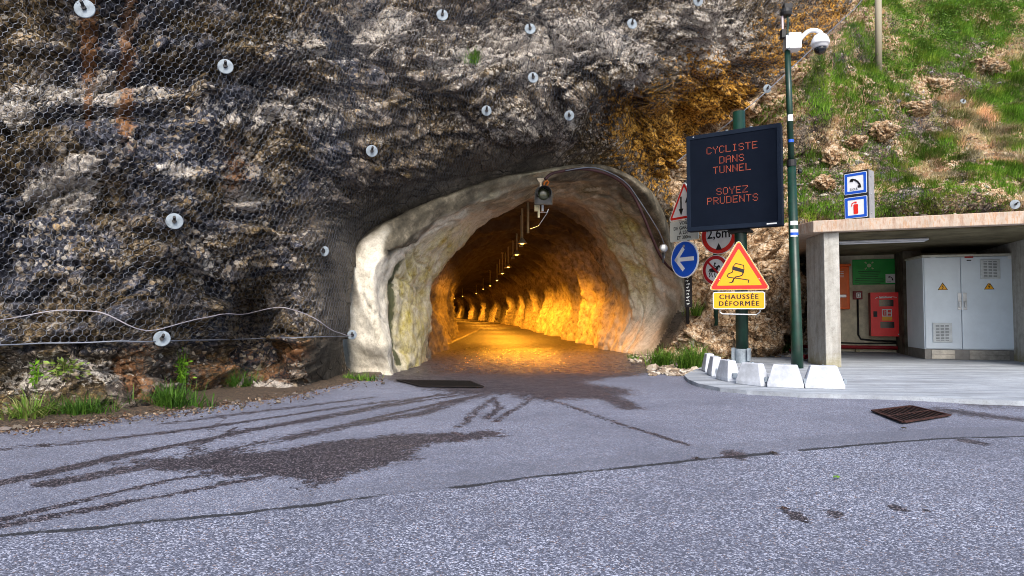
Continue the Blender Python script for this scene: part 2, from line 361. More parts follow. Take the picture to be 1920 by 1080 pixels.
# --- patches that belong to the rock
nz = fbm(P0*3.0, 4, 71)
def blob(lst):
    a = np.full(len(P0), -1.0)
    for (x, y, rx, ry, s) in lst: a = np.maximum(a, s*(1-np.hypot((PX-x)/rx, (PY-y)/ry)))
    return a
pale = blob([(120, 352, 95, 45, 1.3), (160, 165, 150, 45, .72), (470, 372, 45, 28, 1.1), (150, 312, 40, 22, 1.2), (330, 322, 45, 16, .9), (1200, 165, 45, 30, 1.6), (20, 195, 60, 40, .8), (390, 490, 12, 60, .7),
 (1000, 90, 200, 80, .5), (900, 110, 120, 60, .5), (1330, 60, 110, 80, .6), (1150, 60, 130, 80, .5), (720, 60, 110, 60, .45), (520, 210, 130, 40, .4), (1020, 230, 160, 50, .35), (850, 350, 90, 22, .3), (60, 700, 70, 40, .7), (200, 690, 90, 40, .5), (560, 90, 60, 40, .35), (520, 725, 60, 14, .9), (240, 60, 16, 50, .8)])
rust = blob([(165, 70, 26, 110, 1.0), (240, 90, 18, 150, .9), (235, 210, 22, 90, .8), (270, 700, 40, 60, .7), (420, 700, 90, 40, .4), (440, 320, 25, 60, .5), (165, 190, 10, 60, 1.2), (560, 660, 90, 26, .6), (480, 685, 80, 40, .4)])
ochP = [(1205, 235), (1320, 135), (1385, 140), (1440, 200), (1330, 250), (1300, 320), (1262, 340), (1215, 300), (1180, 260)]
_sd = segdist(PX, PY, ochP+ochP[:1]); ochre = np.where(inpoly(PX, PY, ochP), .45+np.minimum(_sd, 50)/90, .45-_sd/110)
ochre = np.maximum(ochre, blob([(1500, 70, 80, 55, .62), (1450, 110, 60, 50, .5), (1560, 30, 60, 50, .55)])); ochre = np.clip(ochre, -1, 1)
tan = np.clip(np.where(hill, .75-.55*soil*sstep(.42, .6, fbm(P0*.9, 3, 57)), np.where(PY > 650, .18, -1)), -1, 1)
hum = fbm(P0*.8, 4, 91)
moss = np.where(hill, (hum-.42)*2.2*sstep(1380, 1560, PX)*sstep(430, 380, PY), -.2)
moss = np.maximum(moss, blob([(110, 690, 70, 30, .6), (885, 110, 14, 14, 1.3), (700, 350, 60, 25, .35)]))
warm = .22+.8*sstep(400, 760, PX)+.6*sstep(640, 660, PY)
clast = blob([(40, 185, 80, 28, 1.2), (300, 187, 70, 16, 1.3), (130, 180, 60, 14, .8), (460, 320, 60, 80, .7), (470, 380, 90, 40, .6), (250, 300, 120, 90, .3), (380, 480, 120, 80, .35), (900, 90, 130, 60, .6), (1000, 60, 160, 80, .4), (880, 300, 110, 60, .6), (1010, 130, 60, 60, .4), (700, 230, 120, 60, .35), (640, 50, 120, 60, .4), (1300, 40, 80, 60, .5), (470, 625, 60, 24, .9), (150, 400, 120, 60, .3)])
clast = np.clip(clast, -.15, 1.3)
ATT = dict(clast=clast, warm=warm, pale=np.clip(pale, -1, 1.5), rust=rust, ochre=ochre, tan=tan, moss=moss, smooth=smooth)
F = gridfaces(nr, nc)
keep = ~hole[F].any(1)
MROCK = stone_mat()
def submesh(mask, name, kind_lbl):
    f = F[mask]; used = np.unique(f); mp = np.full(len(P0), -1); mp[used] = np.arange(len(used))
    return npmesh(name, PR[used], mp[f], {k: v[used] for k, v in ATT.items()})
hf = hill[F].sum(1) >= 2
cl = link('rock_face', submesh(keep & ~hf, 'rock_face', ''), MROCK); tag(cl, kind='structure')
hl = link('hillside', submesh(keep & hf, 'hillside', ''), MROCK); tag(hl, kind='structure')
def surf(px, py, lowonly=False, off=0.0):          # nearest point of the rock seen at a picture position
    i = np.argmin((PXR-px)**2+(PYR-py)**2+1e6*(hole)); p = PR[i]+N0[i]*off; return Vector(p), Vector(N0[i])
PXR, PYR = proj(PR)
# ================================================================== SPRAYED-CONCRETE PORTAL AND BORE
def rings(ctrl, n=200):
    c = np.array(ctrl, float); k = len(c); seg = np.r_[0, np.cumsum(np.linalg.norm(np.diff(c[:, [0, 2]], axis=0), axis=1))*0+np.arange(1, k)]
    u = np.linspace(0, k-1, n); i = np.clip(u.astype(int), 0, k-2); f = (u-i)[:, None]
    p0 = c[np.clip(i-1, 0, k-1)]; p1 = c[i]; p2 = c[i+1]; p3 = c[np.clip(i+2, 0, k-1)]
    return .5*((2*p1)+(-p0+p2)*f+(2*p0-5*p1+4*p2-p3)*f*f+(-p0+3*p1-3*p2+p3)*f**3)
def pr(l): return [tuple(P(x, y, Y)) for x, y, Y in l]
A0 = [(x-(950-x)*.03, y-(520-y)*.03, Y+.45) for x, y, Y in RA]
B_ = [(738, 702, 9.95), (704, 600, 9.7), (704, 500, 9.75), (770, 442, 10.3), (880, 382, 11.0), (1005, 346, 11.7), (1120, 338, 12.6), (1192, 392, 13.5), (1232, 490, 14.5), (1240, 585, 15.0), (1172, 661, 15.3)]
G_ = [(748, 697, 10.5), (722, 600, 10.25), (726, 505, 10.3), (790, 446, 10.9), (890, 392, 11.5), (1005, 356, 12.3), (1108, 350, 13.1), (1176, 400, 13.9), (1212, 490, 14.8), (1218, 585, 15.25), (1164, 659, 15.6)]
C_ = [(803, 681, 12.3), (806, 600, 12.3), (812, 530, 12.3), (852, 470, 12.6), (925, 412, 13.1), (1000, 380, 13.6), (1070, 388, 14.2), (1125, 440, 14.8), (1168, 520, 15.3), (1180, 590, 15.6), (1146, 655, 16.3)]
def axis(Y): d = max(0, Y-14.3); return .45-.055*d-.0009*d*d
def sec(Y):
    k = .9*math.exp(-(Y-14.3)/5)+.12; cx = axis(Y)
    base = [(-2.1, -.02), (-2.3, .8), (-2.35, 1.5), (-2.05, 2.5), (-1.25, 3.3), (0, 3.72), (1.25, 3.4), (2.05, 2.6), (2.4, 1.5), (2.3, .8), (2.1, -.02)]
    return [(cx+x, Y+x*k, z) for x, z in base]
rows = []; vv = []
def put(r, v): rows.append(r); vv.append(v)
KR = [rings(pr(A0)), rings(pr(RA)), rings(pr(B_)), rings(pr(G_)), rings(pr(C_)), rings(sec(15.6))]
cnt = [8, 16, 14, 44, 34]
for q in range(5):
    for j in range(cnt[q]):
        t = j/cnt[q]
        if q in (2, 3, 4):
            a, b = KR[q], KR[q+1]; t2 = t
        else: a, b = KR[q], KR[q+1]; t2 = math.sin(t*math.pi/2) if q == 1 else t
        put(a*(1-t2)+b*t2, q+t)
Y = 15.6
while Y < 126:
    put(rings(sec(Y)), 5+(Y-15.6)/10); Y += .07 if Y < 24 else .1 if Y < 40 else .25
L = np.array(rows); nR, nA, _ = L.shape; vq = np.repeat(np.array(vv), nA); uq = np.tile(np.linspace(0, 1, nA), nR)
# soften the ring-to-ring kinks of the portal
for it in range(6):
    L[2:150] = L[2:150]*.5+.25*(L[1:149]+L[3:151])
nn = np.cross(np.gradient(L, axis=1), np.gradient(L, axis=0)); nn /= np.linalg.norm(nn, axis=2, keepdims=True)+1e-9
nn = -nn.reshape(-1, 3); Lf = L.reshape(-1, 3)
cen = np.stack([np.vectorize(axis)(Lf[:, 1]), Lf[:, 1], np.full(len(Lf), 1.5)], 1)
sg = np.sign(((cen-Lf)*nn).sum(1)); sg = np.where(np.repeat(np.array(vv), nA) < 2, 1, 1); 
flip = ((cen-Lf)*nn).sum(1)[nA*120:].mean() < 0
if flip: nn = -nn
inner = sstep(3.2, 5.2, vq)
arc = np.repeat(np.cumsum(np.r_[0, np.linalg.norm(np.diff(L[:, nA//2], axis=0), axis=1)]), nA)
q3 = np.stack([uq*9, arc, 0*uq], 1)
wave = fbm(np.stack([uq*3.2, arc*.75+uq*1.5, 0*uq+3], 1), 3, 5)-.5
wave2 = fbm(np.stack([uq*7, arc*1.45+uq*5, 0*uq+3], 1), 3, 15)-.5
dd = inner*(.80*wave+.36*wave2)+(1-inner*.6)*(.12*(fbm(Lf*1.5, 3, 2)-.5)*2)+(.035+.05*inner)*(fbm(Lf*4, 3, 12)-.5)*2+(.012+.03*inner)*facet(Lf*5, 5)[0]
# flow folds of the sprayed skin over the left shoulder
fold = np.abs((fbm(np.stack([uq*14+arc*.9, arc*.5-uq*3, 0*uq], 1), 3, 31)-.5))
dd = dd-.06*sstep(.05, 0, fold)*sstep(1, 2, vq)*(1-inner)
dd = dd*sstep(0, 1.6, vq)
grv = sstep(.13, 0, np.abs(vq-3.1+.10*wave2*2))*sstep(.27, .2, uq)*sstep(.0, .03, uq); dd = dd-.03*grv
Lp = Lf+nn*dd[:, None]
_e = (uq < 1e-6) | (uq > 1-1e-6); Lp[_e, 2] = -.25
vvv = Lp[:, 2].reshape(nR, nA)
LX, LY = proj(Lf)
ms = np.clip(grv*1.0, 0, 1)
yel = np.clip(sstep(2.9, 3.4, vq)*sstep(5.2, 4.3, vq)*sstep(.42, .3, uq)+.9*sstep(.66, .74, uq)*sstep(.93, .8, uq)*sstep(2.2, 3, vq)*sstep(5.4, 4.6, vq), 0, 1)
drk = np.clip(.85*sstep(.25, .19, uq)*sstep(4.1, 4.9, vq)+sstep(.20, .34, uq+.04*wave)*sstep(.72, .60, uq+.12*wave)*sstep(3.6, 5, vq), 0, 1)  # shade painted into the colour of the bore's ceiling and left wall
rim = sstep(2.1, 1.2, vq+3*wave2)*sstep(.16, .28, uq)
cr = np.clip(rim+sstep(.34, .44, uq)*sstep(.8, .7, uq)*(1-inner), 0, 1)
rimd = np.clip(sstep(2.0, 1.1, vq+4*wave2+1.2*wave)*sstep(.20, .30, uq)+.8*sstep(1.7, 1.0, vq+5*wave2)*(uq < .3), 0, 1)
ao = {'rim': rimd, 'moss': ms, 'yel': yel, 'inner': inner, 'painted_shade': drk, 'crown': cr, 'uu': uq*9, 'aa': arc}
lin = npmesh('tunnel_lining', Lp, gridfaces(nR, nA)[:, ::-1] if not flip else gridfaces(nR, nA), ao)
n = NT('sprayed_concrete', .85, .25)
cmb = n.t.nodes.new('ShaderNodeCombineXYZ'); n._s(cmb.inputs[0], n.math('MULTIPLY', n.attr('uu'), .25)); n._s(cmb.inputs[1], n.math('MULTIPLY', n.attr('aa'), 2.2)); st = n.noise(1.6, 6, .7, co=cmb.outputs[0])
big = n.noise(1.1, 5, .65); fine = n.noise(12, 5, .75); grit = n.noise(60, 3, .7)
col = n.ramp(fine, [(.3, (.46, .41, .33)), (.5, (.72, .66, .55)), (.7, (.84, .79, .69))])
col = n.mix(n.rng(st, .46, .66, .0, .55), col, n.ramp(fine, [(.3, (.14, .12, .075)), (.7, (.46, .42, .30))]))
col = n.mix(n.math('MULTIPLY', n.attr('crown'), n.rng(big, .3, .62, 1, .62)), col, n.ramp(n.noise(3, 6, .75, dist=.4), [(.36, (.030, .025, .012)), (.47, (.10, .088, .045)), (.56, (.24, .21, .13)), (.68, (.50, .45, .33))]))
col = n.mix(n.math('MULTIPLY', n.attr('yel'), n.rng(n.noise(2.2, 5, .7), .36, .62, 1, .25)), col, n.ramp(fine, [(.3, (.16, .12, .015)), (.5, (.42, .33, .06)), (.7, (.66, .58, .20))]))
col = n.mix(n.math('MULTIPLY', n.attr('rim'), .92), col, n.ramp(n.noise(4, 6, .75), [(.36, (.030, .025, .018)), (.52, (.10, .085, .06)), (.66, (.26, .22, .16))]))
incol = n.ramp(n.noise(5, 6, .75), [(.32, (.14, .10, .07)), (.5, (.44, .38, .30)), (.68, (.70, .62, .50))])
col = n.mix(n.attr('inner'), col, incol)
col = n.mix(n.math('MULTIPLY', n.attr('painted_shade'), .93), col, (.022, .015, .010))
mm = n.math('ADD', n.attr('moss'), n.rng(fine, .3, .7, -.3, .3))
col = n.mix(n.rng(mm, .4, .7, 0, .9), col, (.035, .045, .012))
col = n.mix(n.rng(grit, .36, .5, .3, 0), col, (.09, .08, .06))
n.bump(n.math('ADD', fine, n.math('MULTIPLY', grit, .5)), .6, .02)
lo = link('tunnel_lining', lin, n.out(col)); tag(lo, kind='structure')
# ================================================================== ROAD (one sheet), stains and cracks are in its surface
gx = np.concatenate([np.arange(-45, -7.5, 1.5), np.arange(-7.5, 9.5, .035), np.arange(9.5, 45, 1.5)])
gy = np.concatenate([np.arange(-40, 1.9, 1.5), np.arange(1.9, 9.5, .03), np.arange(9.5, 17, .06), np.arange(17, 130, 1.0)])
GX, GY = np.meshgrid(gx, gy); x, y = GX.ravel(), GY.ravel()
def gl(l): return [(G(a, b).x, G(a, b).y) for a, b in l]
q = np.stack([x, y, 0*x], 1); wob = (fbm(q*1.6, 4, 3)-.5); wob2 = (fbm(q*5, 4, 4)-.5)
xw, yw = x+.35*wob, y+.35*(fbm(q*1.6, 4, 9)-.5)
def pl(l, w, s=1.0, soft=None, wv=.0):
    dd_ = segdist(x+wv*wob, y+wv*wob2, gl(l)); return s*(1-dd_/w)
# damp / oil-dark areas
zone = inpoly(xw, yw, gl([(690, 707), (760, 722), (880, 745), (960, 740), (1000, 752), (1120, 748), (1200, 742), (1180, 728), (1120, 716), (1215, 700), (1290, 690), (1280, 670), (1150, 640), (800, 640), (700, 690)]))
sd_ = lambda pl_, w_, mxx=1.2: np.clip(np.where(inpoly(xw, yw, gl(pl_)), 1, -1)*segdist(xw, yw, gl(pl_+pl_[:1]))/w_, -1.6, mxx)
wet = np.clip(np.where(zone, 1, -1)*segdist(xw, yw, gl([(690, 707), (760, 722), (880, 745), (960, 740), (1000, 752), (1120, 748), (1200, 742), (1180, 728), (1120, 716), (1215, 700), (1290, 690)]))/.45, -1.6, 1.3)
main = [(250, 862), (400, 846), (520, 842), (600, 826), (700, 820), (830, 813), (935, 812), (945, 818), (850, 828), (760, 838), (745, 855), (700, 876), (640, 890), (600, 905), (575, 915), (560, 898), (480, 893), (430, 895), (380, 878), (300, 872)]
wet = np.maximum(wet, sd_(main, .18, 1.0)+.42+.5*wob2)
wet = np.maximum(wet, sd_([(1020, 728), (1130, 726), (1180, 745), (1195, 765), (1150, 765), (1120, 748), (1000, 742)], .15, .9))
streaks = [([(900, 735), (700, 765), (480, 805), (250, 850), (0, 905)], .10, .75), ([(905, 740), (740, 775), (560, 815), (330, 862), (100, 905)], .09, .7), ([(880, 735), (650, 762), (400, 800), (200, 825), (0, 842)], .07, .6),
 ([(900, 742), (790, 775), (640, 800), (540, 822)], .10, .75), ([(930, 745), (900, 765), (880, 790), (860, 800)], .06, .6), ([(925, 745), (935, 765), (915, 785)], .05, .6), ([(1000, 740), (1080, 765), (1180, 800), (1290, 835)], .035, .6),
 ([(500, 870), (300, 905), (0, 975)], .06, .55), ([(560, 880), (330, 925), (120, 965), (0, 985)], .06, .5), ([(380, 770), (200, 795), (0, 812)], .05, .45), ([(700, 745), (500, 770), (300, 795)], .07, .6), ([(830, 740), (600, 780), (420, 815)], .05, .5),
 ([(450, 800), (380, 830), (350, 850), (400, 880)], .02, .7), ([(340, 830), (390, 850), (440, 845)], .02, .7), ([(430, 780), (400, 805), (450, 822)], .018, .7), ([(1000, 745), (960, 770), (930, 790)], .05, .5)]
for l, w, s_ in streaks: wet = np.maximum(wet, np.clip(pl(l, w*.9, s_*1.05, wv=.08)+1.0*(vnoise(np.stack([segdist(x, y, gl(l))*42+l[0][0], x*.8, y*.8], 1), 5)-.5), -1.8, 1.1))
wet = np.maximum(wet, pl([(1780, 770), (1830, 778), (1920, 788), (2050, 790)], .22, .8, wv=.2)); wet = np.maximum(wet, pl([(1850, 760), (1940, 755)], .25, .55, wv=.2))
for c in [(1380, 853, 28), (1305, 859, 10), (1565, 963, 20), (1495, 967, 22), (1470, 953, 9), (1680, 952, 16), (1735, 957, 9), (1820, 828, 22), (1450, 850, 12)]:
    p_ = G(c[0], c[1]); r_ = c[2]/FPX*p_.y; wet = np.maximum(wet, 1.3*(1-np.hypot((x-p_.x)/(r_), (y-p_.y)/(r_*1.6))))
wet = np.where(wet <= -.95, -1.8, wet)
wet = np.where(y > 15.5, 1, wet)
seam = [(-300, 1028), (0, 1003), (150, 990), (300, 975), (450, 960), (600, 944), (750, 926), (900, 908), (1000, 893), (1150, 879), (1300, 862), (1450, 848), (1600, 834), (1750, 822), (2000, 816), (2300, 812)]
crack = np.clip(pl(seam, .032, 1.1, wv=.09)*(.85+np.clip(wob2*3, -.7, .7)), -1, 1)
crack = np.maximum(crack, pl([(400, 800), (370, 830), (395, 862), (365, 880), (420, 905), (470, 895)], .016, .8, wv=.15)); crack = np.maximum(crack, pl([(1000, 742), (1100, 775), (1180, 805)], .014, .7, wv=.12))
crack = np.maximum(crack, pl([(330, 858), (430, 868), (520, 882)], .014, .8, wv=.15)); crack = np.maximum(crack, pl([(575, 912), (590, 930)], .014, .8))
crack = np.maximum(crack, pl([(1283, 703), (1300, 722), (1400, 733), (1500, 739), (1700, 744), (1920, 750)], .03, .9, wv=.06))
sx_ = [G(a, b) for a, b in seam]; ysm = np.interp(x, [p.x for p in sx_], [p.y for p in sx_])
new = sstep(-.0, -.02, y-ysm)                                       # coarser layer on the near side of the seam
band = sstep(.0, .02, y-ysm)*sstep(.42, .34, y-ysm+.1*wob)*sstep(-1.5, -.3, x)
dl = [G(0, 812), G(180, 792), G(400, 765), G(560, 742), G(640, 722), G(700, 712)]
ydl = np.interp(x, [-12]+[p.x for p in dl]+[dl[-1].x+.3], [4.6]+[p.y for p in dl]+[40])
dirt = sstep(-.12, .10, y-ydl+.25*wob2+.2*wob)
far = G(1290, 690); dirt = np.maximum(dirt, sstep(.5, .0, segdist(x, y, gl([(1200, 668), (1250, 690), (1290, 700)]))-.0+wob2*.4)*(y < 16))
zz = .012*(fbm(q*.7, 3, 6)-.5)+.006*wob2-.006*np.clip(crack, 0, 1)+.03*dirt*(fbm(q*6, 3, 8))+0.03*sstep(0, .6, y-ydl)*dirt
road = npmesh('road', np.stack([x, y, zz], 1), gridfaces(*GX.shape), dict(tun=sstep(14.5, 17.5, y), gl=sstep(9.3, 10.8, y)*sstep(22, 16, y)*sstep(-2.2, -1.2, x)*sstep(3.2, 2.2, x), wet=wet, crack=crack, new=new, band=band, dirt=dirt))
n = NT('asphalt', .8, .5)
v1 = n.vor(135); a = n.sep(v1); v2 = n.sep(n.vor(170)); fine = n.noise(45, 5, .8); big = n.noise(.7, 5, .6); md = n.noise(6, 5, .7)
nw = n.attr('new')
stone = n.ramp(a[0], [(0, (.038, .043, .064)), (.4, (.098, .109, .158)), (.70, (.19, .207, .285)), (.91, (.56, .59, .72))])
old = n.ramp(v2[0], [(0, (.078, .086, .124)), (.5, (.142, .154, .215)), (.85, (.24, .257, .34)), (1, (.62, .64, .75))])
col = n.mix(n.rng(nw, 0, 1, .4, .95), old, stone)
col = n.mix(n.rng(a[1], .95, .99, 0, .7), col, (.34, .22, .16))
col = n.mix(n.rng(big, .38, .62, .42, 0), col, (.075, .08, .115))
col = n.mix(n.rng(md, .38, .6, .25, 0), col, (.08, .08, .10))
col = n.mix(n.math('MULTIPLY', n.attr('band'), .35), col, (.09, .095, .125))
wn = n.math('ADD', n.attr('wet'), n.rng(n.math('ADD', n.math('MULTIPLY', n.noise(17, 6, .8), .7), n.math('MULTIPLY', md, .3)), .34, .66, -1.0, 1.0))
wf = n.rng(wn, .05, .28)
col = n.mix(n.math('MULTIPLY', wf, .92), col, n.ramp(a[0], [(0, (.006, .004, .006)), (.76, (.020, .014, .018)), (.94, (.22, .18, .20))]))
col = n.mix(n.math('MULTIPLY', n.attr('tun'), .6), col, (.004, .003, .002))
cn = n.math('ADD', n.attr('crack'), n.rng(fine, .3, .7, -.35, .35)); cf = n.rng(cn, .15, .4)
col = n.mix(n.math('MULTIPLY', cf, .93), col, (.012, .012, .015))
df = n.rng(n.math('ADD', n.attr('dirt'), n.rng(n.noise(30, 4, .8), .3, .7, -.35, .35)), .35, .65)
col = n.mix(df, col, n.ramp(n.noise(55, 4, .8), [(.35, (.012, .009, .007)), (.5, (.05, .034, .022)), (.66, (.20, .13, .08))]))
n.bump(n.math('ADD', n.math('MULTIPLY', n.vor(135, 'Distance'), -1), n.math('MULTIPLY', fine, .4)), .55, .008)
rg = n.math('ADD', n.math('SUBTRACT', .8, n.math('MULTIPLY', wf, n.rng(md, .35, .65, .10, .38))), n.math('MULTIPLY', n.attr('gl'), -.30), clamp=True)
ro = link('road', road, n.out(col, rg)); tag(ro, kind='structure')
# ================================================================== common finishes
M_GALV = paint('galvanised_steel', (.28, .33, .38), .7, .3, .0, .25, 8)
M_WIRE = paint('wire', (.17, .19, .24), .45, .5, .5, .2, 3)
M_DARKROD = paint('dark_rod', (.03, .028, .03), .6)
M_ROPE = paint('pale_rope', (.34, .32, .36), .8, .2, 0, .2, 4)
M_CABLE = paint('steel_cable', (.19, .21, .26), .5, .4, .5, .2, 8)
M_WHITE = paint('white_paint', (.80, .80, .80), .4, .4, 0, .10, 5)
M_BLACK = paint('black_paint', (.014, .014, .016), .5, .4, 0, .2, 5)
M_RED = paint('red_paint', (.62, .012, .012), .4, .4, 0, .12, 4)
M_GREEN = paint('green_paint', (.004, .036, .022), .35, .5, 0, .35, 4)
M_MAROON = paint('maroon_pipe', (.040, .012, .014), .55, .4, 0, .3, 4)
M_RUST = paint('rusty_iron', (.07, .028, .022), .8, .3, .2, .5, 14, .4)
M_PIT = paint('drain_pit', (.006, .006, .006), .9, .1)
M_TIN = paint('aluminium', (.55, .57, .6), .35, .5, .7, .15, 4)
# ================================================================== WIRE NETTING
low_s = low+.06*f2+.05
for _ in range(3):
    g = low_s.reshape(nr, nc); g = (g+np.roll(g, 6, 0)+np.roll(g, -6, 0)+np.roll(g, 6, 1)+np.roll(g, -6, 1))/5; low_s = g.ravel()
bulge = np.maximum(low_s, 0)
dm = d.reshape(nr, nc)
mx = dm.copy()
for k in (3, 6): mx = np.maximum.reduce([mx, np.roll(mx, k, 0), np.roll(mx, -k, 0), np.roll(mx, k, 1), np.roll(mx, -k, 1)])
for _ in range(3): mx = (mx+np.roll(mx, 5, 0)+np.roll(mx, -5, 0)+np.roll(mx, 5, 1)+np.roll(mx, -5, 1))/5
PN = P0+N0*(mx.ravel()*.85+.03)[:, None]
NX, NY = proj(PN)
def netpt(px, py, off=0.0):
    i = np.argmin((NX-px)**2+(NY-py)**2); return Vector(PN[i]+N0[i]*off), Vector(N0[i])
NETP = [(-2500, -2500), (-2500, 700), (-300, 662), (0, 647), (303, 639), (474, 635), (652, 628), (652, 540), (668, 455), (735, 398), (830, 352), (900, 326), (1000, 292), (1080, 268), (1180, 238), (1260, 196), (1340, 148), (1440, 165), (1500, 108), (1560, 116), (1640, 112), (1660, 60), (1660, -2500)]
izr = np.searchsorted(zs, 2.5); refP = P0.reshape(nr, nc, 3)[izr]; sarc = np.r_[0, np.cumsum(np.linalg.norm(np.diff(refP, axis=0), axis=1))]
PG = PN.reshape(nr, nc, 3)
def bil(s_, z_):
    ci = np.interp(np.interp(s_, sarc, ts), ts, np.arange(nc)); ri = np.interp(z_, zs, np.arange(nr))
    c0 = np.clip(ci.astype(int), 0, nc-2); r0 = np.clip(ri.astype(int), 0, nr-2); fc = (ci-c0)[:, None]; fr = (ri-r0)[:, None]
    return (PG[r0, c0]*(1-fc)+PG[r0, c0+1]*fc)*(1-fr)+(PG[r0+1, c0]*(1-fc)+PG[r0+1, c0+1]*fc)*fr
s_lo, s_hi = np.interp([-1.15, .62], ts, sarc); HW, HV, HS = .072, .037, .026     # cell width, twisted side, slanted rise
nrow = int(9.0/(HV+HS)); ncol = int((s_hi-s_lo)/HW)
rr, cc = np.meshgrid(np.arange(nrow), np.arange(ncol), indexing='ij'); rr = rr.ravel(); cc = cc.ravel()
sx0 = s_lo+(cc+.5*(rr % 2))*HW; z0 = .4+rr*(HV+HS)
jit = lambda a, b: .006*(vnoise(np.stack([a*9, b*9, 0*a], 1), 3)-.5)*2
def node(a, b): return bil(a+jit(a, b), b+jit(b, a+40))
A = node(sx0, z0); Bv = node(sx0, z0+HV); Cl = node(sx0-HW/2, z0+HV+HS); Cr = node(sx0+HW/2, z0+HV+HS)
e0 = np.concatenate([A, Bv, Bv]); e1_ = np.concatenate([Bv, Cl, Cr]); tw = np.concatenate([np.full(len(A), 1.35), np.full(2*len(A), 1.0)])
mx_, my_ = proj((e0+e1_)/2); dep = ((e0+e1_)/2)[:, 1]
k_ = inpoly(mx_, my_, NETP) & (my_ > -170) & (mx_ > -260) & (dep > 1)
e0, e1_, tw = e0[k_], e1_[k_], tw[k_]
dr = e1_-e0; dr /= np.linalg.norm(dr, axis=1, keepdims=True)+1e-9
view = (e0-np.array([0, 0, 1])); view /= np.linalg.norm(view, axis=1, keepdims=True)
sa = np.cross(dr, view); sa /= np.linalg.norm(sa, axis=1, keepdims=True)+1e-9; sb = np.cross(sa, dr)
WR = .00155; vs_ = []
for end in (e0, e1_):
    for kk in range(3):
        a_ = 2*math.pi*kk/3; vs_.append(end+(sa*math.cos(a_)+sb*math.sin(a_))*(WR*tw)[:, None])
V6 = np.stack(vs_, 1).reshape(-1, 3); b6 = np.arange(len(e0))[:, None]*6
F6 = np.concatenate([b6+np.array([[k, (k+1) % 3, (k+1) % 3+3, k+3]]) for k in range(3)])
nb = link('wire_netting', npmesh('wire_netting', V6, F6, smooth=False), M_WIRE)
tag(nb, 'hexagonal steel wire netting draped over the whole rock face above the tunnel', 'netting')
def along(pts, n=14, off=.02, fn=netpt):
    o = []
    for (x0, y0), (x1, y1) in zip(pts[:-1], pts[1:]):
        for k in range(n): o.append((x0+(x1-x0)*k/n, y0+(y1-y0)*k/n))
    o.append(pts[-1]); q = [fn(x, y, off)[0] for x, y in o]
    for _ in range(2): q = [q[0]]+[(q[i-1]+q[i]*2+q[i+1])/4 for i in range(1, len(q)-1)]+[q[-1]]
    return q
tag(MB().tube(along([(-300, 662), (0, 647.5), (150, 643), (303, 639), (474, 635.5), (649, 629)], 9, .02), .008, 6).build('steel_cable', M_CABLE, smooth=True), 'grey steel cable hemming the bottom edge of the wire netting', 'cable')
tag(MB().tube(along([(-80, 612), (0, 601), (106, 584), (187, 584), (268, 628), (361, 598), (408, 587), (445, 585), (529, 571), (576, 593), (616, 620), (642, 628), (654, 626)], 5, .06), .0055, 6).build('rope', M_ROPE, smooth=True), 'thin pale rope zigzagging across the netting just above its bottom edge', 'rope')
tag(MB().tube(along([(1660, -60), (1605, 14), (1530, 80), (1436, 166), (1340, 245), (1262, 300)], 6, .10), .012, 6).build('steel_cable', M_CABLE, smooth=True), 'diagonal steel cable along the right edge of the netting beside the grassy slope', 'cable')
BOLTS = [(158, 20, 18, 'large round bolt plate over the rust stained rock, highest on the left'), (420, 128, 14, 'round bolt plate on the dark ledge right of the pale rock band'),
 (827, 30, 11, 'round bolt plate near the top, left of the bare brown hollow'), (992, 58, 10.5, 'round bolt plate with a pale streak running down below it'), (1183, 47, 10, 'round bolt plate high above the white splash on the rock'),
 (997, 148, 10, 'round bolt plate directly below the one with the pale streak'), (911, 209, 9.5, 'round bolt plate lower left of the pair above the tunnel crown'), (1066, 216, 9.5, 'round bolt plate over the tunnel crown, left of the ochre rock'),
 (695, 284, 11, 'round bolt plate above the left shoulder of the concrete portal'), (326, 415, 15, 'round bolt plate alone in the middle of the dark netted rock'), (605, 470, 9.5, 'small tilted bolt plate just left of the white portal pillar'),
 (301, 637, 14.5, 'round bolt plate on the bottom cable beside the dip of the rope'), (657, 627, 9, 'small bolt plate tying rope and cable to the portal pillar'), (1308, 1, 10, 'bolt plate cut by the top of the picture above the ochre rock'),
 (1435, 166, 8, 'small bolt plate on the diagonal cable left of the camera mast'), (1900, 383, 9, 'bolt plate just above the shelter roof on the grassy slope'), (1803, 192, 5, 'tiny bolt plate among rocks half way up the grassy slope')]
for i, (px, py, r, lb) in enumerate(BOLTS):
    p, nrm = netpt(px, py, .03); rad = r*p.y/FPX
    dirn = (nrm*.6+Vector((-.25*p.x/p.y-.05, -1, -.05)).normalized()*1.0).normalized()
    if i == 10: dirn = (dirn+Vector((-.9, 0, 0))).normalized()
    e = empty('rock_bolt', p, 0, lb, 'rock bolt', 'round rock bolt plates pinning the netting'); e.rotation_euler = dirn.to_track_quat('Z', 'Y').to_euler()
    MB().lathe([(0.001, .0), (rad, .0), (rad, .012), (rad*.9, .014), (rad*.3, .018), (.001, .019)], 28).build('plate', M_GALV, e, True)
    q = Vector((random.uniform(-.02, .02), .035+random.uniform(0, .02), rad*.95))
    m = MB(); m.tube([(0, 0, .02), (0, 0, .05)], .024, 6); m.tube([(0, 0, .01), q], .016, 7); m.build('rod', M_DARKROD, e)
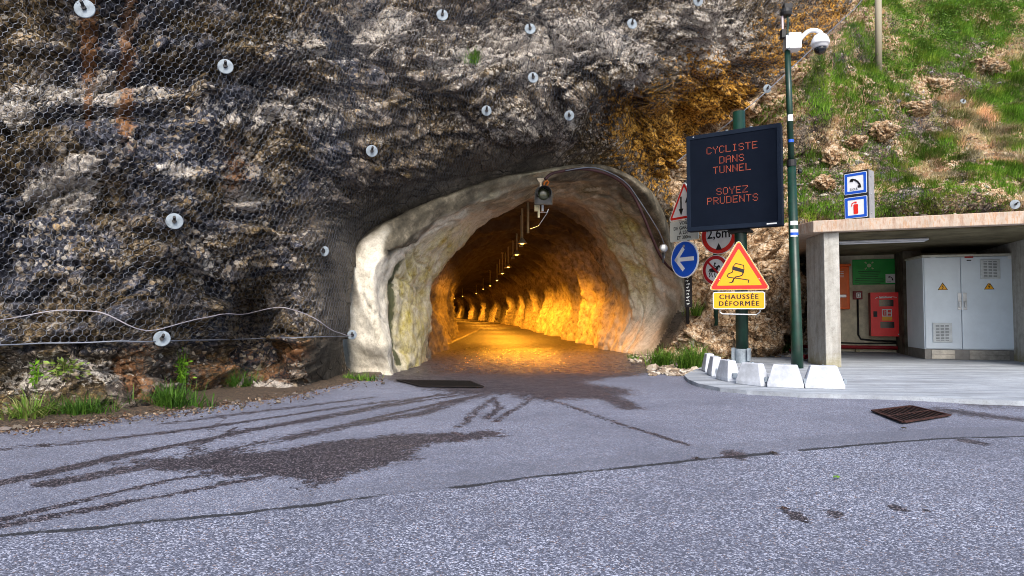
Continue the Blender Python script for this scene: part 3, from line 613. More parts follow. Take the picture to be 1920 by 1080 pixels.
# ================================================================== pipes on the arch
def yarch(px): return float(np.interp(px, [1010, 1130, 1216, 1262, 1284], [11.2, 11.9, 12.75, 13.6, 13.9]))-.12
def catm(pts, n=6):
    o = []; k = len(pts); v = [Vector(p) for p in pts]
    for i in range(k-1):
        a, b, c, d_ = v[max(i-1, 0)], v[i], v[i+1], v[min(i+2, k-1)]
        for j in range(n):
            t = j/n; o.append(.5*((2*b)+(c-a)*t+(2*a-5*b+4*c-d_)*t*t+(3*b-a-3*c+d_)*t**3))
    return o+[v[-1]]
pp = [(1022, 336), (1032, 327), (1049, 322), (1091, 317), (1130, 324), (1164, 341), (1186, 365), (1206, 405), (1223, 447), (1237, 478), (1253, 500), (1275, 516)]
tag(MB().tube(catm([P(x, y, yarch(x)) for x, y in pp]), .027, 10).build('conduit', M_MAROON, smooth=True), 'thick maroon conduit following the right side of the tunnel arch', 'pipe')
pp = [(1060, 320), (1110, 314), (1150, 327), (1176, 345), (1192, 366), (1222, 412), (1240, 444), (1247, 470), (1243, 492)]
tag(MB().tube(catm([P(x, y, yarch(x)-.05) for x, y in pp]), .010, 8).build('conduit', M_CABLE, smooth=True), 'thin grey conduit beside the maroon one on the arch', 'pipe')
e = empty('junction_box', P(1243, 466, yarch(1243)-.05), 0, 'small grey round junction box on the thin conduit at the arch', 'junction box')
MB().lathe([(.001, 0), (.085, 0), (.085, .07), (.05, .1), (.001, .1)], 20, Matrix.Rotation(R(90), 4, 'X')).build('housing', M_TIN, e, True)
MB().tube([(0, 0, -.05), (0, 0, -.3)], .02, 8).build('cable_gland', M_BLACK, e)
# ================================================================== traffic light at the crown
e = empty('traffic_light', P(1019, 364, 11.35), R(4), 'black round traffic light hanging from the crown of the tunnel portal', 'traffic light')
m = MB(); m.plate([(-.17, -.21), (.17, -.21), (.17, 0)]+[(.17*math.cos(R(a)), .17*math.sin(R(a))) for a in range(15, 180, 15)]+[(-.17, 0)], 0, .14); m.build('housing', M_BLACK, e, bevel=.012)
e.scale = (.86, .86, .86)
MB().lathe([(.001, 0), (.125, 0), (.125, .012), (.08, .03), (.001, .036)], 28, Matrix.Rotation(R(90), 4, 'X')).build('lens', paint('unlit_lens', (.03, .035, .018), .2, .6), e, True)
vz = MB(); ra = [R(a) for a in range(-30, 211, 12)]
vo = [(.15*math.cos(a), y_, .15*math.sin(a)) for y_ in (0, -.19) for a in ra]; vi = [(.142*math.cos(a), y_, .142*math.sin(a)) for y_ in (0, -.19) for a in ra]; k = len(ra)
vz.add(vo+vi, [(i, i+1, i+1+k, i+k) for i in range(k-1)]+[(2*k+i, 3*k+i, 3*k+i+1, 2*k+i+1) for i in range(k-1)]+[(k+i, k+i+1, 3*k+i+1, 3*k+i) for i in range(k-1)]); vz.build('visor', M_BLACK, e, True)
MB().ring([(.19, -.22), (.19, 0)]+[(.19*math.cos(R(a)), .19*math.sin(R(a))) for a in range(15, 180, 15)]+[(-.19, 0), (-.19, -.22)], [(.17, -.2), (.17, 0)]+[(.17*math.cos(R(a)), .17*math.sin(R(a))) for a in range(15, 180, 15)]+[(-.17, 0), (-.17, -.2)], -.006, .0).build('backboard_rim', paint('dull_rim', (.04, .04, .035), .6), e)
m = MB(); m.box(-.13, .01, -.03, .03, .31, .33); m.add([(-.13, -.02, .31), (.01, -.02, .31), (-.04, -.02, .24), (-.08, -.02, .24), (-.13, .02, .31), (.01, .02, .31), (-.04, .02, .24), (-.08, .02, .24)], [(0, 3, 2, 1), (4, 5, 6, 7), (0, 4, 7, 3), (1, 2, 6, 5), (3, 7, 6, 2)]); m.tube([(-.06, 0, .26), (-.06, 0, .15)], .022, 8); m.build('bracket', paint('cream_bracket', (.62, .52, .38), .5), e)
MB().tube([(.01, .0, .17), (.02, -.03, .25), (.07, -.02, .29), (.11, 0, .26), (.06, .02, .17)], .02, 7).build('orange_cable', paint('orange_sleeve', (.65, .18, .02), .5), e, True)
e = empty('entrance_lamp', P(1010, 394, 11.6), 0, 'small cream floodlight fixture just under the traffic light', 'lamp')
m = MB(); m.box(-.08, -.02, -.05, .05, -.02, .09); m.tube([(.0, 0, .16), (0, 0, -.14)], .022, 8); m.build('body', paint('cream_metal', (.66, .58, .36), .5), e, bevel=.005)
m = MB(); m.tube([(.07, .02, .14), (.07, .02, -.02)], .025, 8); m.tube([(-.01, 0, -.04), (.17, 0, -.04)], .009, 6); m.tube([(.16, 0, -.04), (.18, 0, .02)], .009, 6); m.tube([(.16, 0, -.05), (0, .1, -.28), (-.15, .15, -.33)], .006, 6); m.build('arm', M_TIN, e)
# ================================================================== tunnel lamps
LAMPC = (1, .37, .022)
M_LAMP = glow('sodium_lamp', (1, .45, .06), 9); M_LROD = paint('lamp_rod', (.50, .44, .26), .5, .4, .3, .2, 4); M_SHADE = paint('lamp_shade', (.30, .27, .2), .5)
def spot(name, loc, en, par=None, size=150, aim=(0, 0, -1)):
    l = bpy.data.lights.new(name, 'SPOT'); l.energy = en; l.color = LAMPC; l.spot_size = R(size); l.spot_blend = .6; l.shadow_soft_size = .12
    o = bpy.data.objects.new(name, l); C.objects.link(o); o.location = loc; o.rotation_euler = Vector(aim).to_track_quat('-Z', 'Y').to_euler()
    if par: o.parent = par
    return o
LS = [(979, 457, 16.6), (969, 478, 19.9), (953, 501, 25.3), (942, 513, 29.5), (932, 526, 35), (919, 536, 42), (906, 542, 49), (893, 550, 59), (None, 0, 70), (None, 0, 82), (None, 0, 96), (None, 0, 112)]
ordn = ['first', 'second', 'third', 'fourth', 'fifth', 'sixth', 'seventh', 'eighth', 'ninth', 'tenth', 'eleventh', 'twelfth']
for i, (px, py, Y) in enumerate(LS):
    p = P(px, py, Y) if px else Vector((axis(Y)-.1, Y, 2.75))
    e = empty('tunnel_lamp', p, 0, f'orange sodium lamp on a hanging rod, {ordn[i]} from the tunnel mouth', 'lamp', 'lamps hanging from the tunnel ceiling')
    top = 3.85-p.z; m = MB(); m.tube([(0, 0, .1), (0, 0, top)], .030, 6); m.box(-.07, .07, -.05, .05, top-.09, top-.06); m.build('rod', M_LROD, e)
    MB().lathe([(.025, .16), (.05, .13), (.13, .02), (.135, 0), (.12, 0), (.11, .01), (.03, .1)], 16).build('lamp_shade', M_SHADE, e, True)
    MB().lathe([(.001, .06), (.05, .05), (.055, .01), (.03, -.015), (.001, -.02)], 14).build('bulb', M_LAMP, e, True)
    spot('lamp_light', (0, 0, -.07), (330 if i == 0 else 950 if Y < 30 else 700), e, 136 if i == 0 else 156)
for k_, (Y_, o_) in enumerate(((18.2, .05), (22.4, .02), (27.2, .0), (32.0, 0.0))):
    a_ = Vector((float(np.interp(Y_, [l[2] for l in LS[:8]], [P(*l).x for l in LS[:8]]))+o_, Y_, 2.95)); m = MB(); m.tube([a_, a_+Vector((0, 0, .95))], .024, 6); m.box(a_.x-.06, a_.x+.06, Y_-.05, Y_+.05, a_.z-.06, a_.z)
    tag(m.build('hanging_rod', M_LROD), f'hanging rod without a lamp between the {ordn[k_]} and {ordn[k_+1]} sodium lamps', 'rod', 'rods without lamps between the tunnel lamps')
m = MB(); q = P(990, 376, 15.3); m.tube([q, P(990, 437, 15.3)], .03, 8); m.box(q.x-.07, q.x+.07, q.y-.05, q.y+.05, q.z-.03, q.z+.0); tag(m.build('hanging_rod', M_LROD), 'yellowish hanging rod without a lamp, nearest the tunnel mouth', 'rod')
spot('entrance_lamp_light', P(1006, 402, 11.75), 1100, None, 52, (-.04, .55, -1))
# ================================================================== drains
def drain(corners, nb, label, mid=True, mt=None):
    mt = mt or M_RUST
    g = [G(x, y, .0) for x, y in corners]; c = sum(g, Vector())/4
    e = empty('drain_grate', (c.x, c.y, .012), 0, label, 'drain')
    f = lambda u, v: (g[0]*(1-u)+g[1]*u)*(1-v)+(g[3]*(1-u)+g[2]*u)*v-c
    def bar(m, a, b, w, z0, z1):
        d_ = (b-a).normalized(); s_ = Vector((-d_.y, d_.x, 0))*w/2; vs = []
        for z in (z0, z1): vs += [Vector((q.x, q.y, z)) for q in (a-s_, b-s_, b+s_, a+s_)]
        m.add(vs, [(0, 3, 2, 1), (4, 5, 6, 7), (0, 1, 5, 4), (1, 2, 6, 5), (2, 3, 7, 6), (3, 0, 4, 7)])
    m = MB(); m.add([Vector((q.x, q.y, z_)) for z_ in (.004, .0) for q in (f(0, 0), f(1, 0), f(1, 1), f(0, 1))], [(0, 1, 2, 3)[::-1], (0, 1, 5, 4), (1, 2, 6, 5), (2, 3, 7, 6), (3, 0, 4, 7)]); m.build('pit', M_PIT, e)
    m = MB()
    for a, b in (((0, 0), (1, 0)), ((1, 0), (1, 1)), ((1, 1), (0, 1)), ((0, 1), (0, 0))): bar(m, f(*a), f(*b), .03, 0.003, .014)
    m.build('frame', mt, e)
    m = MB()
    for k in range(1, nb): bar(m, f(k/nb, .03), f(k/nb, .97), .012, .006, .010)
    if mid: bar(m, f(0.02, .5), f(.98, .5), .02, .005, .011)
    m.build('bars', mt, e)
drain([(1636, 773.5), (1709, 764.5), (1781, 782), (1694, 795.5)], 11, 'square rusty drain grate in the road in front of the shelter')
drain([(744, 715), (880, 717), (906, 728), (790, 727)], 26, 'long narrow dark drain channel across the left of the tunnel mouth', False, paint('dark_iron', (.016, .012, .011), .85, .2, 0, .3, 10))
# ================================================================== frames on the spot
class Fr:                                           # a thing's own axes: x right, y away, z up, turned clockwise by th
    def __init__(s, loc, th): s.o = Vector(loc); t = R(th); s.x = Vector((math.cos(t), -math.sin(t), 0)); s.y = Vector((math.sin(t), math.cos(t), 0)); s.rz = -t
    def loc(s, w): w = Vector(w)-s.o; return Vector((w.dot(s.x), w.dot(s.y), w.z))
    def at(s, px, py, y0=0.0): return s.loc(onplane(px, py, s.o+s.y*y0, s.y))      # local point on the plane y = y0
    def wp(s, x, y, z): return s.o+s.x*x+s.y*y+Vector((0, 0, z))
    def empty(s, *a, **k): return empty(a[0], s.o, s.rz, *a[1:], **k)
def stroke(m, pts, w, y0, y1):
    for (x0, z0), (x1, z1) in zip(pts[:-1], pts[1:]):
        l = math.hypot(x1-x0, z1-z0) or 1; ux, uz = (x1-x0)/l, (z1-z0)/l; e = w*.35; nx, nz = -uz*w/2, ux*w/2
        m.plate([(x0-ux*e-nx, z0-uz*e-nz), (x1+ux*e-nx, z1+uz*e-nz), (x1+ux*e+nx, z1+uz*e+nz), (x0-ux*e+nx, z0-uz*e+nz)], y0, y1)
def signpaint(name, col): return paint(name, col, .4, .45, 0, .07, 3)
Y_SIGN = signpaint('sign_yellow', (.84, .39, .002)); R_SIGN = signpaint('sign_red', (.70, .02, .012)); DR_SIGN = signpaint('sign_dull_red', (.48, .012, .02))
W_SIGN = signpaint('sign_white', (.78, .80, .82)); B_SIGN = signpaint('sign_blue', (.006, .085, .55)); K_SIGN = paint('sign_black', (.012, .012, .014), .5)
CONC = NT('concrete', .85, .25); _f = CONC.noise(7, 6, .7); _b = CONC.noise(1.2, 5, .6); _g = CONC.noise(60, 3, .7)
_st = CONC.noise(2.2, 5, .7, co=CONC.map((3.5, 3.5, .35)))
_c = CONC.ramp(_f, [(.3, (.30, .29, .265)), (.5, (.43, .42, .39)), (.7, (.52, .51, .48))]); _c = CONC.mix(CONC.rng(_st, .45, .68, 0, .55), _c, (.20, .18, .15)); _c = CONC.mix(CONC.rng(_b, .5, .7, 0, .35), _c, (.28, .23, .15))
_c = CONC.mix(CONC.rng(_g, .33, .45, .4, 0), _c, (.12, .11, .10)); _zz = CONC.sep(CONC.co)[2]
_c = CONC.mix(CONC.math('MULTIPLY', CONC.rng(CONC.math('ADD', _zz, CONC.math('MULTIPLY', _f, .35)), .42, .16), .6), _c, (.26, .22, .06)); CONC.bump(CONC.math('ADD', _f, _g), .35, .01); M_CONC = CONC.out(_c)
CF = NT('stained_fascia', .85, .25); _f = CF.noise(5, 6, .7); _st = CF.noise(5, 6, .75, co=CF.map((2.2, 2.2, .5)))
_c = CF.ramp(_st, [(.3, (.20, .13, .09)), (.42, (.44, .30, .22)), (.52, (.50, .43, .36)), (.6, (.46, .27, .16)), (.72, (.66, .60, .54))]); CF.bump(_f, .3, .01); M_FASC = CF.out(CF.mix(CF.rng(_f, .3, .6, .5, 0), _c, (.24, .19, .15)))
CP_ = NT('apron_concrete', .8, .3); _f = CP_.noise(5, 6, .7); _st = CP_.noise(1.3, 6, .7, co=CP_.map((.5, 3.0, 1))); _g = CP_.noise(70, 3, .7)
_c = CP_.ramp(_st, [(.3, (.17, .185, .21)), (.5, (.31, .34, .385)), (.68, (.45, .49, .54))]); _c = CP_.mix(CP_.rng(_f, .32, .5, .5, 0), _c, (.20, .205, .21)); _c = CP_.mix(CP_.rng(_g, .36, .46, .35, 0), _c, (.14, .14, .14))
CP_.bump(CP_.math('ADD', _f, _g), .3, .008); M_APR = CP_.out(_c)
# ================================================================== apron
AZ = .05
ap = [(1283, 703), (1290, 711), (1310, 719), (1350, 727), (1400, 732), (1500, 737.5), (1600, 740), (1700, 743), (1800, 748), (1920, 752), (2300, 768)]
w = [G(x, y, AZ) for x, y in ap]; w = [(p.x, p.y) for p in w]+[(16, 6), (16, 19), (7.6, 19), (6.6, 16)]+[(G(x, y, AZ).x, G(x, y, AZ).y) for x, y in [(1430, 656), (1400, 664), (1345, 676), (1325, 684), (1300, 694)]]
m = MB(); k = len(w); m.add([(a, b, AZ) for a, b in w]+[(a, b, -.05) for a, b in w], [tuple(range(k))]+[(i, i+k, (i+1) % k+k, (i+1) % k) for i in range(k)])
tag(m.build('pavement', M_APR), kind='structure')
# ================================================================== shelter
SF = Fr(G(1549, 688, AZ), 21)
sh = SF.empty('shelter', 'low concrete technical shelter with stained flat roof at the foot of the grassy slope', 'shelter')
F1 = (0, 0); F2 = SF.at(1576, 600); WZ = 2.38-AZ
Lp_ = SF.loc(P(1512, 500, 11.85)); YB = SF.loc(P(1640, 600, 15.0)).y
bk = SF.loc(P(1519, 500, YB*.934+12.1))
m = MB(); pol = [(0, 0), (F2.x, 0), (F2.x, YB), (bk.x, YB), (Lp_.x, Lp_.y)]
k = 5; m.add([(a, b, 0) for a, b in pol]+[(a, b, WZ) for a, b in pol], [tuple(range(k))[::-1], tuple(range(k, 2*k))]+[(i, (i+1) % k, (i+1) % k+k, i+k) for i in range(k)])
m.build('side_wall', M_CONC, sh, bevel=.008)
XR = SF.loc(P(1913, 600, 12.0)).x
MB().box(bk.x+.02, XR+3, YB+.003, YB+.2, 0, WZ-.003).build('back_wall', paint('beige_concrete', (.66, .60, .46), .9, .2, 0, .25, 2.5, .3), sh)
MB().box(XR, XR+.22, .95, YB, 0, WZ).build('side_wall', M_CONC, sh)
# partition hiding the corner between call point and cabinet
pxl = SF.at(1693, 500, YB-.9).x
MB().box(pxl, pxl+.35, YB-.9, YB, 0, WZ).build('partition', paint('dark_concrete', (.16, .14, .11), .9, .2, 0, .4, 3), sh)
c1 = SF.at(1525, 430, -.12); c0 = SF.loc(P(1497, 430, c1.y*.934+11.45)); RZ0, RZ1 = WZ+.002, 2.585-AZ
pol = [(c1.x, -.12), (XR+3, -.12), (XR+3, YB+.6), (bk.x-.5, YB+.6), (c0.x, c0.y)]
m = MB(); m.add([(a, b, RZ0) for a, b in pol]+[(a, b, RZ1) for a, b in pol], [tuple(range(k))[::-1], tuple(range(k, 2*k))]+[(i, (i+1) % k, (i+1) % k+k, i+k) for i in range(k)])
m.build('roof', M_FASC, sh, bevel=.012)
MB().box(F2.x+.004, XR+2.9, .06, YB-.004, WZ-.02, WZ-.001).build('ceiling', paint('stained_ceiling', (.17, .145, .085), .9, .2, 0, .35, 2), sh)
def wallthing(name, px, py, y0, label, cat):          # Empty on the shelter's back wall plane
    a = SF.at(px, py, y0); f = Fr(SF.wp(a.x, y0, a.z), 21); return f, f.empty(name, label, cat)
# strip luminaire under the roof
f, e = wallthing('ceiling_light', 1652, 440, 1.3, 'long unlit strip light under the shelter roof', 'lamp'); zt = WZ+SF.o.z-f.o.z
MB().box(-.75, .75, -.08, .08, zt-.07, zt-.022).build('housing', M_TIN, e, bevel=.015); MB().box(-.7, .7, -.06, .06, zt-.09, zt-.071).build('diffuser', W_SIGN, e, bevel=.01)
f, e = wallthing('junction_box', 1681, 449, YB-.08, 'small black junction box under the shelter ceiling with a cable running down', 'junction box')
MB().box(-.13, .13, -.08, .07, -.09, .09).build('housing', M_BLACK, e, bevel=.01); MB().tube([(.06, .03, -.08), (.07, .03, -1.3)], .035, 8).build('conduit', M_BLACK, e, True)
# orange call box
f, e = wallthing('emergency_phone', 1577, 540, YB-.24, 'orange emergency phone cabinet half hidden by the left pillar of the shelter', 'emergency phone'); OR = paint('orange_paint', (.90, .13, .008), .4, .4, 0, .12, 4)
tl = f.at(1560, 500); br = f.at(1594, 580); MB().box(tl.x, br.x, 0, .235, br.z, tl.z).build('body', OR, e, bevel=.02)
MB().box(tl.x-.03, br.x+.03, -.03, .235, tl.z+.002, tl.z+.06).build('lid', OR, e, bevel=.01); MB().box(tl.x+.02, br.x-.06, -.012, -.001, br.z+.05, tl.z-.06).build('door', paint('orange_door', (.78, .14, .015), .4, .4, 0, .1, 4), e, bevel=.006)
a = f.at(1580, 555, -.02); MB().box(a.x-.14, a.x+.08, -.03, -.013, a.z-.035, a.z+.035).build('handle', M_TIN, e, bevel=.006)
m = MB(); [m.box(tl.x+.1, br.x-.12, -.0135, -.0125, z-.006, z+.006) for z in (tl.z-.13, tl.z-.17, tl.z-.21, tl.z-.25)]; m.build('notice', W_SIGN, e)
# green board
f, e = wallthing('information_board', 1640, 510, YB-.03, 'green information board with phone symbol on the back wall of the shelter', 'board')
q = [f.at(1598, 487), f.at(1683, 484), f.at(1684, 533), f.at(1600, 536)]; x0, x1, z0, z1 = q[0].x, q[1].x, q[2].z, q[0].z
MB().box(x0, x1, 0, .025, z0, z1).build('panel', paint('board_green', (.004, .36, .045), .4, .4, 0, .1, 3), e, bevel=.005)
cx_, cz_ = (x0+x1)*.5-.12, z1-.15; m = MB(); m.plate(circ(.045, 14, cx_, cz_), -.003, -.001)
for sx_2, sz_2 in ((1, 1), (1, -1), (-1, 1), (-1, -1)): m.plate([(cx_+sx_2*.06, cz_+sz_2*.045), (cx_+sx_2*.10, cz_+sz_2*.075), (cx_+sx_2*.075, cz_+sz_2*.095), (cx_+sx_2*.045, cz_+sz_2*.06)][::sx_2*sz_2], -.003, -.001)
m.build('assembly_symbol', paint('pale_yellow', (.6, .66, .4), .5), e)
m = MB(); wd = [.32, .30, .26, .24, .38, .42, .40, .30]
for i, ww in enumerate(wd): z = cz_-.14-i*.042; m.box(cx_-ww*.75, cx_+ww*.75, -.0025, -.001, z-.007, z+.007)
m.build('small_print', paint('dark_green', (.002, .05, .012), .5), e)
def phone(e, cx, cz, s, y, plate=W_SIGN, rim=None):
    if rim: MB().plate(rrect(s, s, s*.04, cx, cz), y+.002, y+.006).build('panel', W_SIGN, e); MB().ring(rrect(s*.95, s*.95, s*.03, cx, cz), rrect(s*.72, s*.72, s*.02, cx, cz), y-.001, y+.001).build('border', rim, e)
    else: MB().plate(rrect(s, s, s*.04, cx, cz), y+.001, y+.004).build('phone_symbol', plate, e)
    m = MB(); h = s*.5; pts = [(-.42, .22), (-.25, .36), (-.02, .28), (.2, .1), (.36, -.15), (.38, -.32)]
    stroke(m, [(cx+a*h, cz+b*h+.02*s) for a, b in pts], s*.075, y-.004, y-.001); m.plate([(cx+a*h, cz+b*h+.02*s) for a, b in ((-.5, .18), (-.4, .42), (-.16, .42), (-.2, .12))][::-1], y-.004, y-.001); m.plate([(cx+a*h, cz+b*h+.02*s) for a, b in ((.2, -.3), (.24, -.5), (.52, -.48), (.46, -.18))], y-.004, y-.001)
    m.build('handset', K_SIGN, e)
a = f.at(1670, 522); phone(e, a.x, a.z, .21, -.005); text('S.O.S.', .035, a.x-.03, a.z-.075, -.005, K_SIGN, e)
# red manual call point
f, e = wallthing('call_point', 1608.5, 553.5, YB-.07, 'small dark red manual call point under the green board', 'call point')
MB().box(-.10, .10, 0, .068, -.10, .10).build('housing', paint('dark_red', (.20, .006, .010), .4), e, bevel=.008)
m = MB(); m.ring(rrect(.09, .12, .01, .015, .0), rrect(.06, .09, .008, .015, .0), -.003, .0); m.box(-.005, .035, -.003, -.0005, -.035, .035); m.build('label_plate', W_SIGN, e)
MB().tube([(0, .05, -.10), (0, .05, -.95), (.05, .05, -1.05), (.3, .05, -1.08), (1.0, .05, -1.1)], .022, 8).build('cable', M_BLACK, e, True)
# red hose/extinguisher cabinet
f, e = wallthing('extinguisher_cabinet', 1664, 590, YB-.34, 'bright red fire extinguisher cabinet with two dark windows', 'fire cabinet')
tl = f.at(1632, 548.5); br = f.at(1694, 631); w_, h_ = br.x-tl.x, tl.z-br.z
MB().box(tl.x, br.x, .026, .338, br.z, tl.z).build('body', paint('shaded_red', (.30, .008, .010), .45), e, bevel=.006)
dn = MB(); 
def holed(m, x0, x1, z0, z1, holes, y0, y1):        # rectangle with stacked openings
    zc = z1
    for hx0, hx1, hz0, hz1 in holes:
        m.box(x0, x1, y0, y1, hz1, zc); m.box(x0, hx0, y0, y1, hz0, hz1); m.box(hx1, x1, y0, y1, hz0, hz1); zc = hz0
    m.box(x0, x1, y0, y1, z0, zc)
X = lambda u: tl.x+u*w_; Z = lambda v: tl.z-v*h_
hs = [(X(.27), X(.72), Z(.32), Z(.17)), (X(.29), X(.73), Z(.81), Z(.67))]
holed(dn, tl.x, br.x, br.z, tl.z, hs, 0, .024); dn.build('door', paint('bright_red', (.92, .008, .010), .35, .45, 0, .06, 4), e)
MB().box(X(.25), X(.75), .012, .016, Z(.83), Z(.15)).build('window', paint('dark_glass', (.008, .006, .008), .1, .6), e)
MB().box(X(.08), X(.2), -.012, -.001, Z(.56), Z(.43)).build('lock', M_BLACK, e, bevel=.004)
MB().box(X(.35), X(.66), -.003, -.001, Z(.55), Z(.38)).build('label', W_SIGN, e); MB().box(X(.35), X(.66), -.003, -.001, Z(.64), Z(.553)).build('label', Y_SIGN, e)
m = MB(); m.box(X(.38), X(.49), -.005, -.0035, Z(.53), Z(.40)); m.box(X(.53), X(.63), -.005, -.0035, Z(.46), Z(.40)); m.box(X(.53), X(.63), -.005, -.0035, Z(.53), Z(.48)); m.build('label_symbols', R_SIGN, e)
m = MB(); m.box(X(.43), X(.45), -.0065, -.0052, Z(.51), Z(.44)); stroke(m, [(X(.41), Z(.42)), (X(.46), Z(.43))], .012, -.0065, -.0052); m.build('label_symbols', W_SIGN, e)
m = MB(); random.seed(4); px_ = [(X(.16), Z(.135)), (X(.2), Z(.11)), (X(.22), Z(.12))]; stroke(m, px_, .012, -.003, -.001)
for i in range(9): u = .27+i*.045; stroke(m, [(X(u), Z(.12)), (X(u+.02), Z(.085+random.random()*.02)), (X(u+.035), Z(.125))], .012, -.003, -.001)
stroke(m, [(X(.28), Z(.13)), (X(.5), Z(.125)), (X(.66), Z(.10)), (X(.82), Z(.115))], .010, -.0045, -.0032); m.build('lettering', W_SIGN, e)
MB().box(X(.83), X(.95), -.003, -.001, Z(.965), Z(.94)).build('badge', W_SIGN, e)
f, e = wallthing('water_pipe', 1640, 652, YB-.12, 'dark red pipe lying along the foot of the shelter back wall', 'pipe')
m = MB(); m.tube([(-1.6, 0, 0), (0, 0, .01), (.9, 0, 0)], .045, 10); m.build('pipe', paint('pipe_red', (.30, .012, .02), .5), e, True)
z_ = AZ-f.o.z
for x_ in (-1.2, -.4, .5): MB().box(x_, x_+.08, -.05, .08, z_, -.044).build('pipe_support', M_CONC, e)
tag(MB().tube([SF.wp(.3, YB-.05, .22), SF.wp(1.2, YB-.04, .2), SF.wp(2.6, YB-.05, .24)], .018, 8).build('cable', M_BLACK, smooth=True), 'black cable strung low along the shelter back wall', 'cable')
tag(MB().tube([G(1400, 660, AZ)+Vector((0, 0, .05)), G(1470, 655, AZ)+Vector((0, 0, .06)), SF.wp(bk.x-.5, 1.2, .08), SF.wp(bk.x-.1, 2.8, .1)], .04, 8).build('hose', paint('hose_red', (.34, .012, .03), .5), smooth=True), 'dark red hose on the ground behind the camera mast', 'hose')
# electrical cabinet
EF = Fr(G(1735, 673.5, AZ), 15); cbx = EF.empty('electrical_cabinet', 'large pale grey two door electrical cabinet on a steel plinth in the shelter', 'cabinet')
GREY = paint('cabinet_grey', (.66, .74, .82), .38, .45, 0, .07, 1.5)
xr = EF.at(1905, 600).x; zt = EF.at(1735, 478).z; zp = EF.at(1735, 655).z; DP = 1.0
MB().box(0, xr, .03, DP, zp+.003, zt-.05).build('body', GREY, cbx, bevel=.006)
MB().box(-.02, xr+.02, -.01, DP+.02, zt-.047, zt).build('top_cap', paint('cabinet_top', (.52, .52, .45), .4), cbx, bevel=.012)
STEEL = paint('brushed_steel', (.46, .44, .41), .3, .5, .75, .25, 5)
MB().box(.0, xr, .02, DP, 0, zp).build('plinth', paint('plinth_frame', (.22, .21, .20), .45, .5, .4), cbx, bevel=.004)
xd = EF.at(1803.5, 600).x; g_ = .006
for x0, x1 in ((.12, xd-.13), (xd+.12, xr-.12)):
    m = MB(); m.box(x0, x1, .008, .018, .01, zp*.5-.003); m.box(x0, x1, .008, .018, zp*.5+.003, zp-.01); m.build('plinth_panel', STEEL, cbx, bevel=.003)
for x0, x1, hx, vent, tri in ((.02, xd-g_, -1, (1748, 605.5, 1785, 642), (1767.5, 538)), (xd+g_, xr-.02, 1, (1837, 487, 1875, 523), (1854.5, 537))):
    dr_ = MB().box(x0, x1, .0, .027, zp+.02, zt-.06).build('door', GREY, cbx, bevel=.006)
    a = EF.at(1799 if hx < 0 else 1809, 565); m = MB(); m.box(a.x-.035, a.x+.035, -.012, -.001, a.z-.17, a.z+.17); m.box(a.x-.02, a.x+.02, -.045, -.013, a.z-.12, a.z-.0); m.build('handle', M_TIN, dr_, bevel=.008)
    a, b = EF.at(vent[0], vent[1]), EF.at(vent[2], vent[3]); m = MB(); m.box(a.x, b.x, -.03, -.001, b.z, a.z)
    m.build('vent', paint('vent_grey', (.60, .64, .66), .4), dr_, bevel=.008)
    m = MB(); ww = (b.x-a.x)
    for c in range(3):
        for k in range(11):
            z = b.z+.045+(a.z-b.z-.09)*k/10; m.box(a.x+.05+c*(ww-.09)/3, a.x+.03+(c+1)*(ww-.09)/3, -.033, -.0305, z-.007, z+.005)
    m.build('vent_slots', paint('slot_shadow', (.10, .11, .12), .6), dr_)
    a = EF.at(*tri); m = MB(); m.plate([(a.x, a.z+.09), (a.x+.09, a.z-.06), (a.x-.09, a.z-.06)][::-1], -.004, -.001); tr = m.build('warning_label', Y_SIGN, dr_)
    m = MB(); m.ring([(a.x, a.z+.09), (a.x-.09, a.z-.06), (a.x+.09, a.z-.06)], [(a.x, a.z+.068), (a.x-.073, a.z-.051), (a.x+.073, a.z-.051)], -.006, -.0045); stroke(m, [(a.x+.012, a.z+.045), (a.x-.014, a.z+.0), (a.x+.012, a.z+.0), (a.x-.008, a.z-.04)], .010, -.006, -.0045); m.build('bolt_symbol', K_SIGN, dr_)
a = EF.at(1816.5, 482); MB().box(a.x-.075, a.x+.075, -.004, -.001, a.z-.02, a.z+.02).build('label', paint('label_red', (.32, .02, .015), .5), cbx); MB().box(a.x-.04, a.x+.04, -.004, -.001, a.z-.075, a.z-.055).build('label', K_SIGN, cbx)
a = EF.at(1895, 482.5); MB().box(a.x-.05, a.x+.05, -.004, -.001, a.z-.035, a.z+.035).build('badge', W_SIGN, cbx); a = EF.at(1743, 482); MB().box(a.x-.0, a.x+.1, -.004, -.001, a.z-.012, a.z+.012).build('badge', W_SIGN, cbx)
a = EF.at(1854, 529); MB().plate(circ(.03, 14, a.x, a.z+.005), -.01, -.006).build('sensor', W_SIGN, cbx)
# symbol box standing on the roof
bf = Fr(P(1605, 411, 10.9), 50); bf.o.z = 2.585; e = bf.empty('symbol_box', 'upright box on the shelter roof with blue framed phone and extinguisher symbols', 'sign')
a, b = bf.at(1581, 324), bf.at(1629, 410); b.z = max(b.z, .005); s_ = (b.x-a.x)
MB().box(a.x, b.x, .0, .24, b.z, a.z).build('housing', M_BLACK, e, bevel=.008)
MB().box(b.x+.001, b.x+.012, .02, .235, b.z+.01, a.z-.01).build('side_panel', paint('side_grey', (.28, .28, .30), .5), e)
for z in (b.z+.1, (a.z+b.z)/2, a.z-.12): MB().box(b.x+.012, b.x+.02, .05, .10, z, z+.02).build('latch', M_TIN, e)
hh = (a.z-b.z)/2; sz = min(hh, s_)*.92; mx0 = (a.x+b.x)/2
phone(e, mx0, a.z-hh*.5-.005, sz, -.009, rim=B_SIGN); text('S.O.S.', sz*.15, mx0-.02, a.z-hh*.5-.005-sz*.27, -.012, K_SIGN, e)
